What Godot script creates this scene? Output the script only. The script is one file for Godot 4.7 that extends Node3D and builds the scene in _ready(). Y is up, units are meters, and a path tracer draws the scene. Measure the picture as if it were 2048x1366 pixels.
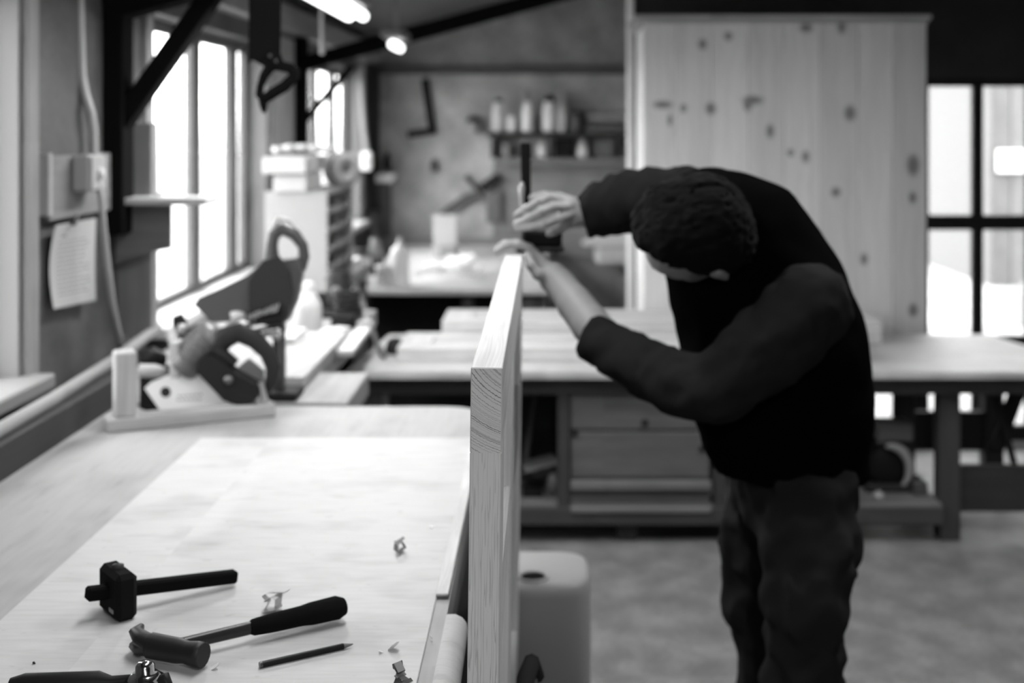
extends Node3D
# A joiner's workshop. Camera stands at (0, EYE, 0) and looks level along -z; the lens is shifted.
const EYE := 1.52
const FP := 2500.0      # focal length in pixels of the 2048 x 1366 frame
const VX := 1090.0      # pixel of the optical axis
const VY := 252.0
const BENCH := 0.80
const TABLE := 0.637
var taken := {}
var mats := {}
var rng := RandomNumberGenerator.new()
var wood_tex: ImageTexture
var fine_tex: ImageTexture

# ---------------------------------------------------------------- helpers
func P(px: float, py: float, d: float) -> Vector3:
	return Vector3((px - VX) * d / FP, EYE - (py - VY) * d / FP, -d)

func g2s(v: float) -> Color:
	return Color(v, v, v).linear_to_srgb()

func mm(v: float, rough := 0.75, metal := 0.0) -> StandardMaterial3D:
	var key := "%f_%f_%f" % [v, rough, metal]
	if mats.has(key): return mats[key]
	var m := StandardMaterial3D.new()
	m.albedo_color = g2s(v); m.roughness = rough; m.metallic = metal
	if v < 0.06 and metal == 0.0: m.metallic_specular = 0.2
	mats[key] = m
	return m

func cloth(v: float, spec := 0.12) -> StandardMaterial3D:
	var m := StandardMaterial3D.new()
	m.albedo_color = g2s(v); m.roughness = 1.0; m.metallic_specular = spec
	return m

func textured(tex: Texture2D, v: float, rough: float, scale := Vector3.ONE) -> StandardMaterial3D:
	var m := StandardMaterial3D.new()
	m.albedo_texture = tex; m.albedo_color = g2s(v); m.roughness = rough; m.uv1_scale = scale
	return m

func wood(v: float, rough := 0.7, scale := 1.0) -> StandardMaterial3D:
	var key := "w%f_%f_%f" % [v, rough, scale]
	if not mats.has(key): mats[key] = textured(wood_tex, v, rough, Vector3(scale, scale, 1))
	return mats[key]

func gray_image(w: int, h: int, fn: Callable) -> ImageTexture:
	var data := PackedByteArray(); data.resize(w * h * 3)
	for y in h:
		for x in w:
			var v := clampi(int(fn.call(x, y) * 255.0), 0, 255)
			var o := (y * w + x) * 3
			data[o] = v; data[o + 1] = v; data[o + 2] = v
	var im := Image.create_from_data(w, h, false, Image.FORMAT_RGB8, data)
	im.generate_mipmaps()
	return ImageTexture.create_from_image(im)

func noise(seed_: int, freq: float, oct := 3) -> FastNoiseLite:
	var n := FastNoiseLite.new(); n.seed = seed_; n.frequency = freq; n.fractal_octaves = oct
	n.noise_type = FastNoiseLite.TYPE_SIMPLEX_SMOOTH
	return n

func sb() -> SurfaceTool:
	var st := SurfaceTool.new(); st.begin(Mesh.PRIMITIVE_TRIANGLES); st.set_smooth_group(-1)
	return st

func tri(st: SurfaceTool, a: Vector3, b: Vector3, c: Vector3, out: Vector3, ua := Vector2.ZERO, ub := Vector2.ZERO, uc := Vector2.ZERO) -> void:
	if (a - c).cross(a - b).dot(out) < 0.0:
		var t := b; b = c; c = t
		var u := ub; ub = uc; uc = u
	st.set_uv(ua); st.add_vertex(a); st.set_uv(ub); st.add_vertex(b); st.set_uv(uc); st.add_vertex(c)

func quad(st: SurfaceTool, a: Vector3, b: Vector3, c: Vector3, d: Vector3, out: Vector3, ua := Vector2.ZERO, ub := Vector2.ZERO, uc := Vector2.ZERO, ud := Vector2.ZERO) -> void:
	tri(st, a, b, c, out, ua, ub, uc); tri(st, a, c, d, out, ua, uc, ud)

# chamfered box; u runs along the grain axis, in metres
func box(st: SurfaceTool, c: Vector3, size: Vector3, bas := Basis(), bev := 0.002, grain := 0, uvo := Vector2.ZERO) -> void:
	var h := size / 2.0
	bev = minf(bev, minf(h.x, minf(h.y, h.z)) * 0.6)
	st.set_smooth_group(-1)
	if uvo == Vector2.ZERO: uvo = Vector2(c.x * 1.37 + c.z * 0.73, c.y * 2.11 + c.x * 0.91)
	for ax in 3:
		var b1 := (ax + 1) % 3
		var b2 := (ax + 2) % 3
		for s in [-1.0, 1.0]:
			var pts: Array[Vector3] = []
			var uvs: Array[Vector2] = []
			for q in [[-1, -1], [1, -1], [1, 1], [-1, 1]]:
				var p := Vector3.ZERO
				p[ax] = s * h[ax]; p[b1] = q[0] * (h[b1] - bev); p[b2] = q[1] * (h[b2] - bev)
				pts.append(c + bas * p)
				if ax == grain: uvs.append(uvo + Vector2(p[b1], p[b2]))
				elif b1 == grain: uvs.append(uvo + Vector2(p[b1], p[b2] + s * h[ax]))
				else: uvs.append(uvo + Vector2(p[b2], p[b1] + s * h[ax]))
			var n := Vector3.ZERO; n[ax] = s
			quad(st, pts[0], pts[1], pts[2], pts[3], bas * n, uvs[0], uvs[1], uvs[2], uvs[3])
	if bev <= 0.0: return
	for ax in 3:      # the twelve edges
		var b1 := (ax + 1) % 3
		var b2 := (ax + 2) % 3
		for s1 in [-1.0, 1.0]:
			for s2 in [-1.0, 1.0]:
				var pts: Array[Vector3] = []
				for e in [[-1.0, 0], [1.0, 0], [1.0, 1], [-1.0, 1]]:
					var p := Vector3.ZERO
					p[ax] = e[0] * (h[ax] - bev)
					p[b1] = s1 * (h[b1] - (0.0 if e[1] == 0 else bev)); p[b2] = s2 * (h[b2] - (bev if e[1] == 0 else 0.0))
					pts.append(c + bas * p)
				var n := Vector3.ZERO; n[b1] = s1; n[b2] = s2
				quad(st, pts[0], pts[1], pts[2], pts[3], bas * n, uvo, uvo + Vector2(size[ax], 0), uvo + Vector2(size[ax], bev), uvo + Vector2(0, bev))
	for sx in [-1.0, 1.0]:
		for sy in [-1.0, 1.0]:
			for sz in [-1.0, 1.0]:
				var q := Vector3(sx * h.x, sy * h.y, sz * h.z)
				var i := Vector3(sx, sy, sz) * bev
				tri(st, c + bas * (q - Vector3(0, i.y, i.z)), c + bas * (q - Vector3(i.x, 0, i.z)), c + bas * (q - Vector3(i.x, i.y, 0)), bas * Vector3(sx, sy, sz), uvo, uvo, uvo)

# box from x range, height range and depth range
func slab(st: SurfaceTool, x0: float, x1: float, y0: float, y1: float, d0: float, d1: float, bev := 0.003, grain := 0) -> void:
	box(st, Vector3((x0 + x1) / 2, (y0 + y1) / 2, -(d0 + d1) / 2), Vector3(absf(x1 - x0), absf(y1 - y0), absf(d1 - d0)), Basis(), bev, grain)

# bar of rectangular section between two points
func bar(st: SurfaceTool, a: Vector3, b: Vector3, w: float, t: float, up := Vector3.UP, bev := 0.002) -> void:
	var x := (b - a).normalized()
	var z := x.cross(up).normalized()
	var y := z.cross(x).normalized()
	box(st, (a + b) / 2, Vector3(a.distance_to(b), w, t), Basis(x, y, z), bev, 0)

func tube(st: SurfaceTool, pts: Array, radii: Array, n := 10, flat := Vector2.ONE) -> void:
	st.set_smooth_group(0)
	var rings := []
	var prev := Vector3.ZERO
	var run := 0.0
	for i in pts.size():
		var p: Vector3 = pts[i]
		var t: Vector3 = (pts[mini(i + 1, pts.size() - 1)] - pts[maxi(i - 1, 0)])
		t = t.normalized()
		var side: Vector3
		if i == 0:
			side = t.cross(Vector3.UP)
			if side.length() < 0.2: side = t.cross(Vector3.RIGHT)
		else: side = prev - t * prev.dot(t)
		side = side.normalized(); prev = side
		var up := side.cross(t)
		var r: float = radii[mini(i, radii.size() - 1)]
		var ring := []
		for k in n:
			var a := TAU * k / n
			ring.append(p + (side * cos(a) * flat.x + up * sin(a) * flat.y) * r)
		rings.append([ring, p, run])
		if i + 1 < pts.size(): run += p.distance_to(pts[i + 1])
	for i in rings.size() - 1:
		for k in n:
			var k2 := (k + 1) % n
			var a: Vector3 = rings[i][0][k]; var b: Vector3 = rings[i][0][k2]
			var c: Vector3 = rings[i + 1][0][k2]; var d: Vector3 = rings[i + 1][0][k]
			quad(st, a, b, c, d, (a + b + c + d) / 4 - (rings[i][1] + rings[i + 1][1]) / 2, Vector2(rings[i][2], k * 0.01), Vector2(rings[i][2], k * 0.01 + 0.01), Vector2(rings[i + 1][2], k * 0.01 + 0.01), Vector2(rings[i + 1][2], k * 0.01))
	st.set_smooth_group(-1)
	for e in [0, rings.size() - 1]:
		var inner: Vector3 = rings[1 if e == 0 else e - 1][1]
		for k in n: tri(st, rings[e][1], rings[e][0][k], rings[e][0][(k + 1) % n], rings[e][1] - inner)

# profile: [[radius, height], ...] turned about axis through base
func lathe(st: SurfaceTool, base: Vector3, profile: Array, n := 18, axis := Vector3.UP, sharp := false) -> void:
	var y := axis.normalized()
	var x := y.cross(Vector3.FORWARD if absf(y.z) < 0.9 else Vector3.UP).normalized()
	var z := x.cross(y)
	st.set_smooth_group(-1 if sharp else 0)
	for i in profile.size() - 1:
		var r0: float = profile[i][0]; var h0: float = profile[i][1]; var r1: float = profile[i + 1][0]; var h1: float = profile[i + 1][1]
		for k in n:
			var a0 := TAU * k / n
			var a1 := TAU * (k + 1) / n
			var e0 := x * cos(a0) + z * sin(a0)
			var e1 := x * cos(a1) + z * sin(a1)
			var out := (e0 + e1) * (h1 - h0) + y * (r0 - r1) * 2.0
			if out.length() < 1e-9: continue
			var uv0 := float(k) / n
			quad(st, base + e0 * r0 + y * h0, base + e1 * r0 + y * h0, base + e1 * r1 + y * h1, base + e0 * r1 + y * h1, out, Vector2(uv0, h0), Vector2(uv0 + 1.0 / n, h0), Vector2(uv0 + 1.0 / n, h1), Vector2(uv0, h1))

# outline in the local xy plane of t, given thickness along local z (centred)
func prism(st: SurfaceTool, poly: PackedVector2Array, t: Transform3D, thick: float) -> void:
	st.set_smooth_group(-1)
	var idx := Geometry2D.triangulate_polygon(poly)
	var z := Vector3(0, 0, thick / 2)
	for s in [-1.0, 1.0]:
		for i in range(0, idx.size(), 3):
			var q := []
			for k in 3: q.append(t * (Vector3(poly[idx[i + k]].x, poly[idx[i + k]].y, 0) + z * s))
			tri(st, q[0], q[1], q[2], t.basis.z * s, poly[idx[i]], poly[idx[i + 1]], poly[idx[i + 2]])
	var turn := 1.0 if Geometry2D.is_polygon_clockwise(poly) else -1.0
	for i in poly.size():
		var a := poly[i]; var b := poly[(i + 1) % poly.size()]
		var o := Vector3(-(b - a).y, (b - a).x, 0) * turn
		quad(st, t * (Vector3(a.x, a.y, 0) - z), t * (Vector3(b.x, b.y, 0) - z), t * (Vector3(b.x, b.y, 0) + z), t * (Vector3(a.x, a.y, 0) + z), t.basis * o, a, b, b, a)

func numbered(called: String) -> String:
	if not taken.has(called):
		taken[called] = 0
		return called
	taken[called] += 1
	return "%s_%03d" % [called, taken[called]]

func build(st: SurfaceTool) -> ArrayMesh:
	st.generate_normals(); st.index()
	return st.commit()

func thing(called: String, label: String, category: String, at: Vector3, group := "") -> Node3D:
	var o := Node3D.new(); o.name = numbered(called); add_child(o); o.position = at
	o.set_meta("label", label); o.set_meta("category", category)
	if group: o.set_meta("group", group)
	return o

# geometry is given in world coordinates; parents are only moved, never turned
func part(called: String, st: SurfaceTool, m: Material, parent: Node3D, label := "") -> MeshInstance3D:
	var o := MeshInstance3D.new(); o.name = called; o.mesh = build(st); o.material_override = m
	parent.add_child(o, true)
	o.position = -parent.position if parent.get_parent() == self else Vector3.ZERO
	if label: o.set_meta("label", label)
	return o

func one(called: String, st: SurfaceTool, m: Material, label: String, category: String, group := "") -> MeshInstance3D:
	var mesh := build(st)
	var bb := mesh.get_aabb()
	var base := Vector3(bb.get_center().x, bb.position.y, bb.get_center().z)
	var s2 := SurfaceTool.new(); s2.append_from(mesh, 0, Transform3D(Basis(), -base))
	var o := MeshInstance3D.new(); o.name = numbered(called); o.mesh = s2.commit(); o.material_override = m
	add_child(o); o.position = base
	o.set_meta("label", label); o.set_meta("category", category)
	if group: o.set_meta("group", group)
	return o

func struct(called: String, st: SurfaceTool, m: Material) -> MeshInstance3D:
	var o := MeshInstance3D.new(); o.name = called; o.mesh = build(st); o.material_override = m
	add_child(o); o.set_meta("kind", "structure")
	return o

func frame_node(called: String, at: Vector3) -> Node3D:
	var o := Node3D.new(); o.name = called; add_child(o); o.position = at; o.set_meta("kind", "structure")
	return o

# ---------------------------------------------------------------- smooth bodies from tapered bones (surface nets)
# bones: [a, b, ra, rb]; wrinkle: noise displacement in metres
func nets(bones: Array, cell: float, blend: float, wrinkle := 0.0, wfreq := 20.0, stretch := Vector3.ONE, cuts: Array = []) -> ArrayMesh:
	var lo := Vector3.ONE * 1e9
	var hi := -lo
	for b in bones:
		var r: float = maxf(b[2], b[3]) + blend + cell * 3
		lo = lo.min((b[0] as Vector3).min(b[1]) - Vector3.ONE * r); hi = hi.max((b[0] as Vector3).max(b[1]) + Vector3.ONE * r)
	var n := Vector3i(((hi - lo) / cell).ceil()) + Vector3i.ONE
	var nx := n.x; var ny := n.y; var nz := n.z
	var fld := PackedFloat32Array(); fld.resize(nx * ny * nz); fld.fill(1e3)
	for b in bones:
		var a: Vector3 = b[0]
		var ab: Vector3 = b[1] - a
		var ra: float = b[2]
		var dr: float = b[3] - ra
		var l2: float = maxf(ab.length_squared(), 1e-9)
		var r: float = maxf(ra, ra + dr) + blend + cell * 2
		var i0 := Vector3i((((b[0] as Vector3).min(b[1]) - Vector3.ONE * r - lo) / cell).floor()).clamp(Vector3i.ZERO, n - Vector3i.ONE)
		var i1 := Vector3i((((b[0] as Vector3).max(b[1]) + Vector3.ONE * r - lo) / cell).ceil()).clamp(Vector3i.ZERO, n - Vector3i.ONE)
		for k in range(i0.z, i1.z + 1):
			for j in range(i0.y, i1.y + 1):
				var row := (k * ny + j) * nx
				for i in range(i0.x, i1.x + 1):
					var p := lo + Vector3(i, j, k) * cell - a
					var t := clampf(p.dot(ab) / l2, 0.0, 1.0)
					var d := (p - ab * t).length() - ra - dr * t
					var e := fld[row + i]
					var h := clampf(0.5 + 0.5 * (e - d) / blend, 0.0, 1.0)
					fld[row + i] = d if e > 100.0 else lerpf(e, d, h) - blend * h * (1.0 - h)
	if wrinkle > 0.0:
		var nz_ := noise(7, wfreq, 2)
		for k in nz:
			for j in ny:
				for i in nx:
					var o := (k * ny + j) * nx + i
					if absf(fld[o]) < cell * 3 + wrinkle: fld[o] += wrinkle * nz_.get_noise_3dv((lo + Vector3(i, j, k) * cell) * stretch)
	for c in cuts:      # planes [point, normal]: keep what lies behind the plane
		for k in nz:
			for j in ny:
				for i in nx:
					var o := (k * ny + j) * nx + i
					fld[o] = maxf(fld[o], (lo + Vector3(i, j, k) * cell - c[0]).dot(c[1]))
	var verts := PackedVector3Array()
	var idx := PackedInt32Array()
	var at := PackedInt32Array(); at.resize(nx * ny * nz); at.fill(-1)
	var offs := [0, 1, nx, nx + 1, nx * ny, nx * ny + 1, nx * ny + nx, nx * ny + nx + 1]
	var corner := [Vector3(0, 0, 0), Vector3(1, 0, 0), Vector3(0, 1, 0), Vector3(1, 1, 0), Vector3(0, 0, 1), Vector3(1, 0, 1), Vector3(0, 1, 1), Vector3(1, 1, 1)]
	var edges := [[0, 1], [2, 3], [4, 5], [6, 7], [0, 2], [1, 3], [4, 6], [5, 7], [0, 4], [1, 5], [2, 6], [3, 7]]
	for k in nz - 1:
		for j in ny - 1:
			var row := (k * ny + j) * nx
			for i in nx - 1:
				var o := row + i
				if absf(fld[o]) > cell * 2.5: continue
				var neg := 0
				for q in offs:
					if fld[o + q] < 0.0: neg += 1
				if neg == 0 or neg == 8: continue
				var sum := Vector3.ZERO
				var cnt := 0
				for e in edges:
					var va := fld[o + offs[e[0]]]
					var vb := fld[o + offs[e[1]]]
					if (va < 0.0) != (vb < 0.0):
						sum += (corner[e[0]] as Vector3).lerp(corner[e[1]], va / (va - vb)); cnt += 1
				at[o] = verts.size()
				verts.append(lo + (Vector3(i, j, k) + sum / cnt) * cell)
	var steps := [1, nx, nx * ny]
	for k in range(1, nz - 1):
		for j in range(1, ny - 1):
			for i in range(1, nx - 1):
				var o := (k * ny + j) * nx + i
				if at[o] < 0: continue
				for ax in 3:
					var ins := fld[o] < 0.0
					if ins == (fld[o + steps[ax]] < 0.0): continue
					var s1: int = steps[(ax + 1) % 3]
					var s2: int = steps[(ax + 2) % 3]
					var a := at[o]; var b := at[o - s1]; var c := at[o - s1 - s2]; var d := at[o - s2]
					if b < 0 or c < 0 or d < 0: continue
					if ins: idx.append_array([a, c, b, a, d, c])
					else: idx.append_array([a, b, c, a, c, d])
	var norms := PackedVector3Array(); norms.resize(verts.size())
	for i in range(0, idx.size(), 3):
		var a := verts[idx[i]]; var b := verts[idx[i + 1]]; var c := verts[idx[i + 2]]
		var nn := (a - c).cross(a - b)
		for q in 3: norms[idx[i + q]] += nn
	for i in norms.size(): norms[i] = norms[i].normalized()
	var arr := []; arr.resize(Mesh.ARRAY_MAX)
	arr[Mesh.ARRAY_VERTEX] = verts; arr[Mesh.ARRAY_NORMAL] = norms; arr[Mesh.ARRAY_INDEX] = idx
	var am := ArrayMesh.new(); am.add_surface_from_arrays(Mesh.PRIMITIVE_TRIANGLES, arr)
	return am

func mesh_part(called: String, mesh: Mesh, m: Material, parent: Node3D, label := "") -> MeshInstance3D:
	var o := MeshInstance3D.new(); o.name = called; o.mesh = mesh; o.material_override = m
	parent.add_child(o, true); o.position = -parent.position if parent.get_parent() == self else Vector3.ZERO
	if label: o.set_meta("label", label)
	return o

func chain(bones: Array, pts: Array) -> void:      # pts: [px, py, depth, radius]
	for i in pts.size() - 1:
		var a: Array = pts[i]; var b: Array = pts[i + 1]
		bones.append([P(a[0], a[1], a[2]), P(b[0], b[1], b[2]), a[3], b[3]])

# the same, resampled with ring folds of the given height along the run
func folds(bones: Array, pts: Array, amp: float, pitch: float) -> void:
	var run := 0.0
	var fine := []
	for i in pts.size() - 1:
		var a: Array = pts[i]; var b: Array = pts[i + 1]
		var pa := P(a[0], a[1], a[2]); var pb := P(b[0], b[1], b[2])
		var n := maxi(1, int(pa.distance_to(pb) / 0.011))
		for k in n:
			var u := float(k) / n
			run += pa.distance_to(pb) / n
			var w := sin(run / pitch * TAU + 1.3 * sin(run * 31.0))
			fine.append([pa.lerp(pb, u) + Vector3(0, 0.3, 0.2) * amp * w, lerpf(a[3], b[3], u) + amp * w * (0.55 + 0.45 * sin(run * 23.0))])
	for i in fine.size() - 1: bones.append([fine[i][0], fine[i + 1][0], fine[i][1], fine[i + 1][1]])

# ================================================================ the scene
func _ready() -> void:
	rng.seed = 11
	# ---- camera
	var cam := Camera3D.new(); cam.name = "camera"; add_child(cam)
	cam.position = Vector3(0, EYE, 0)
	cam.projection = Camera3D.PROJECTION_FRUSTUM
	cam.near = 0.05; cam.far = 200.0
	cam.size = cam.near * 1366.0 / FP
	cam.frustum_offset = Vector2(1024.0 - VX, VY - 683.0) / FP * cam.near
	var at := CameraAttributesPhysical.new()
	at.frustum_focal_length = 50.0; at.exposure_aperture = 3.7; at.frustum_focus_distance = 1.51
	cam.attributes = at
	cam.current = true
	# ---- sky and exposure: an even, overcast sky
	var env := Environment.new()
	var sky := Sky.new()
	var sm := ProceduralSkyMaterial.new()
	sm.sky_top_color = Color(0.86, 0.86, 0.86); sm.sky_horizon_color = Color(0.92, 0.92, 0.92)
	sm.ground_bottom_color = Color(0.5, 0.5, 0.5); sm.ground_horizon_color = Color(0.7, 0.7, 0.7)
	sm.sun_angle_max = 0.1
	sky.sky_material = sm
	env.background_mode = Environment.BG_SKY; env.sky = sky; env.background_energy_multiplier = 18.0
	env.ambient_light_source = Environment.AMBIENT_SOURCE_SKY
	env.tonemap_mode = Environment.TONE_MAPPER_LINEAR
	env.tonemap_exposure = 1.0
	env.sdfgi_enabled = true; env.ssao_enabled = true; env.ssil_enabled = true
	var we := WorldEnvironment.new(); we.name = "world"; we.environment = env; add_child(we)
	make_textures()
	room()
	outside()
	roof_timbers()
	lamps()
	work_bench()
	upright_door()
	long_table()
	wardrobe()
	left_wall_things()
	wall_bench_things()
	back_of_shop()
	power_saws()
	bench_tools()
	under_table_things()
	person()

func make_textures() -> void:
	var n1 := noise(3, 0.02, 3); var n2 := noise(9, 0.11, 2); var n3 := noise(5, 0.01, 2)
	wood_tex = gray_image(512, 512, func(x, y):
		var warp: float = n3.get_noise_2d(x * 0.35, y) * 9.0
		var v := 0.90 + 0.09 * n1.get_noise_2d(x * 0.12, (y + warp) * 2.6) + 0.06 * n2.get_noise_2d(x * 0.08, (y + warp) * 4.0)
		return v + 0.05 * n3.get_noise_2d(x, y))
	var n4 := noise(21, 0.012, 4); var n5 := noise(22, 0.09, 2)
	fine_tex = gray_image(512, 512, func(x, y): return 0.86 + 0.16 * n4.get_noise_2d(x, y) + 0.06 * n5.get_noise_2d(x, y))

# ---------------------------------------------------------------- room shell
func room() -> void:
	var st := sb()
	slab(st, -1.5, 4.2, -0.12, 0.0, -2.7, 9.5, 0.0, 0)
	var fm := textured(fine_tex, 0.25, 0.65, Vector3(0.9, 0.9, 1))
	struct("floor", st, fm)
	# left wall with openings [d0, d1, sill, head]
	st = sb()
	var holes := [[2.62, 3.09, 0.90, 1.90], [4.10, 5.84, 0.86, 1.90], [6.72, 8.75, 0.86, 1.90]]
	var d := -2.7
	for h in holes:
		slab(st, -1.42, -1.30, 0, 2.14, d, h[0], 0.0)
		slab(st, -1.42, -1.30, 0, h[2], h[0], h[1], 0.0)
		slab(st, -1.42, -1.30, h[3], 2.14, h[0], h[1], 0.0)
		d = h[1]
	slab(st, -1.42, -1.30, 0, 2.14, d, 9.5, 0.0)
	struct("wall_left", st, textured(fine_tex, 0.095, 0.7, Vector3(0.6, 0.6, 1)))
	st = sb()
	slab(st, -1.30, 0.66, 0, 1.93, 9.3, 9.42, 0.0)
	struct("wall_back", st, textured(fine_tex, 0.62, 0.7, Vector3(0.5, 0.5, 1)))
	st = sb(); slab(st, -1.30, 0.66, 1.93, 3.2, 9.3, 9.42, 0.0)
	struct("wall_gable", st, textured(fine_tex, 0.40, 0.8, Vector3(0.5, 0.5, 1)))
	st = sb(); slab(st, -1.302, -1.288, 0.86, 1.96, 5.93, 6.43, 0.002, 1)
	struct("trim_4", st, wood(0.5, 0.7))
	st = sb()      # the wing wall that turns back from the inner partition
	slab(st, 0.66, 0.78, 0, 3.2, 6.05, 9.42, 0.0)
	struct("wall_side", st, mm(0.3, 0.8))
	# inner partition with the glazed door in it
	st = sb()
	var x0 := 1.42; var x1 := 2.62
	slab(st, 0.42, x0, 0, 3.6, 5.90, 6.05, 0.0)
	slab(st, x1, 4.2, 0, 3.6, 5.90, 6.05, 0.0)
	slab(st, x0, x1, 1.74, 3.6, 5.90, 6.05, 0.0)
	struct("wall_partition", st, textured(fine_tex, 0.022, 0.8, Vector3(0.6, 0.6, 1)))
	st = sb(); slab(st, 0.395, 0.42, 0, 2.6, 5.88, 6.07, 0.002, 1)
	struct("trim_1", st, wood(0.85, 0.6))
	st = sb(); slab(st, 4.08, 4.2, 0, 3.7, -2.7, 6.0, 0.0)
	struct("wall_right", st, mm(0.2, 0.85))
	st = sb(); slab(st, -1.42, 4.2, 0, 3.7, -2.82, -2.7, 0.0)
	struct("wall_front", st, mm(0.25, 0.85))
	# sloping ceiling
	st = sb()
	var ang := atan(0.27)
	var a := Vector3(-1.45, 2.10, 0); var b := Vector3(4.25, 2.10 + 0.27 * 5.7, 0)
	box(st, (a + b) / 2 + Vector3(0, 0.05, -1.6), Vector3(a.distance_to(b), 0.08, 8.9), Basis(Vector3(0, 0, 1), ang), 0.0)
	b = Vector3(0.78, 2.10 + 0.27 * 2.23, 0)
	box(st, (a + b) / 2 + Vector3(0, 0.05, -7.78), Vector3(a.distance_to(b), 0.08, 3.46), Basis(Vector3(0, 0, 1), ang), 0.0)
	struct("ceiling", st, wood(0.09, 0.8))
	st = sb(); slab(st, -1.30, -1.22, 1.98, 2.10, -2.7, 9.3, 0.003, 2)
	struct("trim_2", st, wood(0.3, 0.7))
	st = sb(); slab(st, -1.30, 0.66, 1.90, 1.965, 9.27, 9.30, 0.003, 0)
	struct("trim_3", st, wood(0.13, 0.8))
	windows(holes)
	glazed_door(x0, x1)

func windows(holes: Array) -> void:
	var fm := wood(0.12, 0.6)
	var lining := mm(0.2, 0.7)
	var pane_m := StandardMaterial3D.new()
	pane_m.albedo_color = Color(1, 1, 1, 0.06); pane_m.transparency = BaseMaterial3D.TRANSPARENCY_ALPHA; pane_m.roughness = 0.02
	var posts := [[], [4.98, 5.58], [7.55, 8.2]]
	var w := 0
	for h in holes:
		w += 1
		var o := frame_node("window_%d" % w, Vector3(-1.36, h[2], -(h[0] + h[1]) / 2))
		var st := sb()
		slab(st, -1.42, -1.39, h[2], h[2] + 0.03, h[0], h[1], 0.003, 2); part("bottom_rail", st, fm, o)
		st = sb(); slab(st, -1.42, -1.39, h[3] - 0.04, h[3], h[0], h[1], 0.003, 2); part("top_rail", st, fm, o)
		var marks: Array = [h[0]] + posts[w - 1] + [h[1]]
		for k in marks.size():
			st = sb()
			var m: float = marks[k]
			slab(st, -1.42, -1.385, h[2] + 0.03, h[3] - 0.04, m - (0.0 if k == 0 else 0.055), m + (0.0 if k == marks.size() - 1 else 0.055), 0.004, 1)
			part("window_post", st, fm, o)
		for k in marks.size() - 1:
			st = sb(); slab(st, -1.406, -1.401, h[2] + 0.03, h[3] - 0.04, marks[k] + 0.028, marks[k + 1] - 0.028, 0.0)
			part("pane", st, pane_m, o)
		st = sb(); slab(st, -1.39, -1.225, h[2] - 0.035, h[2] + 0.002, h[0] - 0.04, h[1] + 0.04, 0.005, 2); part("window_sill", st, mm(0.22 if w == 1 else 0.45, 0.6), o)
		for e in [[h[0], h[0] + 0.012], [h[1] - 0.012, h[1]]]:
			st = sb(); slab(st, -1.39, -1.296, h[2], h[3], e[0], e[1], 0.002, 1); part("jamb_lining", st, lining, o)
		for e in [h[0] - 0.04, h[1] + 0.04]:
			st = sb(); slab(st, -1.302, -1.28, h[2] - 0.01, h[3] + 0.06, e - 0.035, e + 0.035, 0.003, 1); part("casing", st, wood(0.3, 0.7), o)

func glazed_door(x0: float, x1: float) -> void:
	var dm := mm(0.016, 0.5)
	var o := frame_node("door_1", Vector3((x0 + x1) / 2, 0, -5.95))
	var pane_m := StandardMaterial3D.new()
	pane_m.albedo_color = Color(1, 1, 1, 0.06); pane_m.transparency = BaseMaterial3D.TRANSPARENCY_ALPHA; pane_m.roughness = 0.02
	var s := 5.93 / FP
	var xs := [x0, (1945 - VX) * s, (1967 - VX) * s, (2053 - VX) * s, (2075 - VX) * s, x1]
	var st := sb()
	slab(st, x0, x0 + 0.06, 0, 1.74, 5.92, 5.97, 0.004, 1); part("stile", st, dm, o)
	st = sb(); slab(st, 1.72, (1857 - VX) * s, 0, 1.74, 5.92, 5.97, 0.004, 1); part("stile", st, dm, o)
	st = sb(); slab(st, xs[4] + 0.2, x1, 0, 1.74, 5.92, 5.97, 0.004, 1); part("stile", st, dm, o)
	for k in [1, 3]:
		st = sb(); slab(st, xs[k], xs[k + 1], 0.0, 1.72, 5.925, 5.965, 0.005, 1); part("glazing_bar", st, dm, o)
	var ys := [1.74, EYE - (173 - VY) * s, EYE - (430 - VY) * s, EYE - (460 - VY) * s, EYE - (672 - VY) * s, EYE - (694 - VY) * s, 0.10, 0.0]
	for k in [0, 2, 4, 6]:
		st = sb(); slab(st, x0 + 0.06, xs[4] + 0.2, ys[k + 1], ys[k], 5.92, 5.97, 0.005, 0); part("rail", st, dm, o)
	var px := [x0 + 0.06, 1.72, (1857 - VX) * s, xs[1], xs[2], xs[3], xs[4], xs[4] + 0.2]
	for k in 4:
		for r in [[1, 2], [3, 4], [5, 6]]:
			st = sb(); slab(st, px[k * 2], px[k * 2 + 1], ys[r[1]], ys[r[0]], 5.943, 5.947, 0.0); part("pane", st, pane_m, o)
	st = sb(); slab(st, x0 - 0.05, x1 + 0.05, 0.0, 0.03, 5.89, 6.06, 0.004, 0); part("threshold", st, mm(0.3), o)

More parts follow.
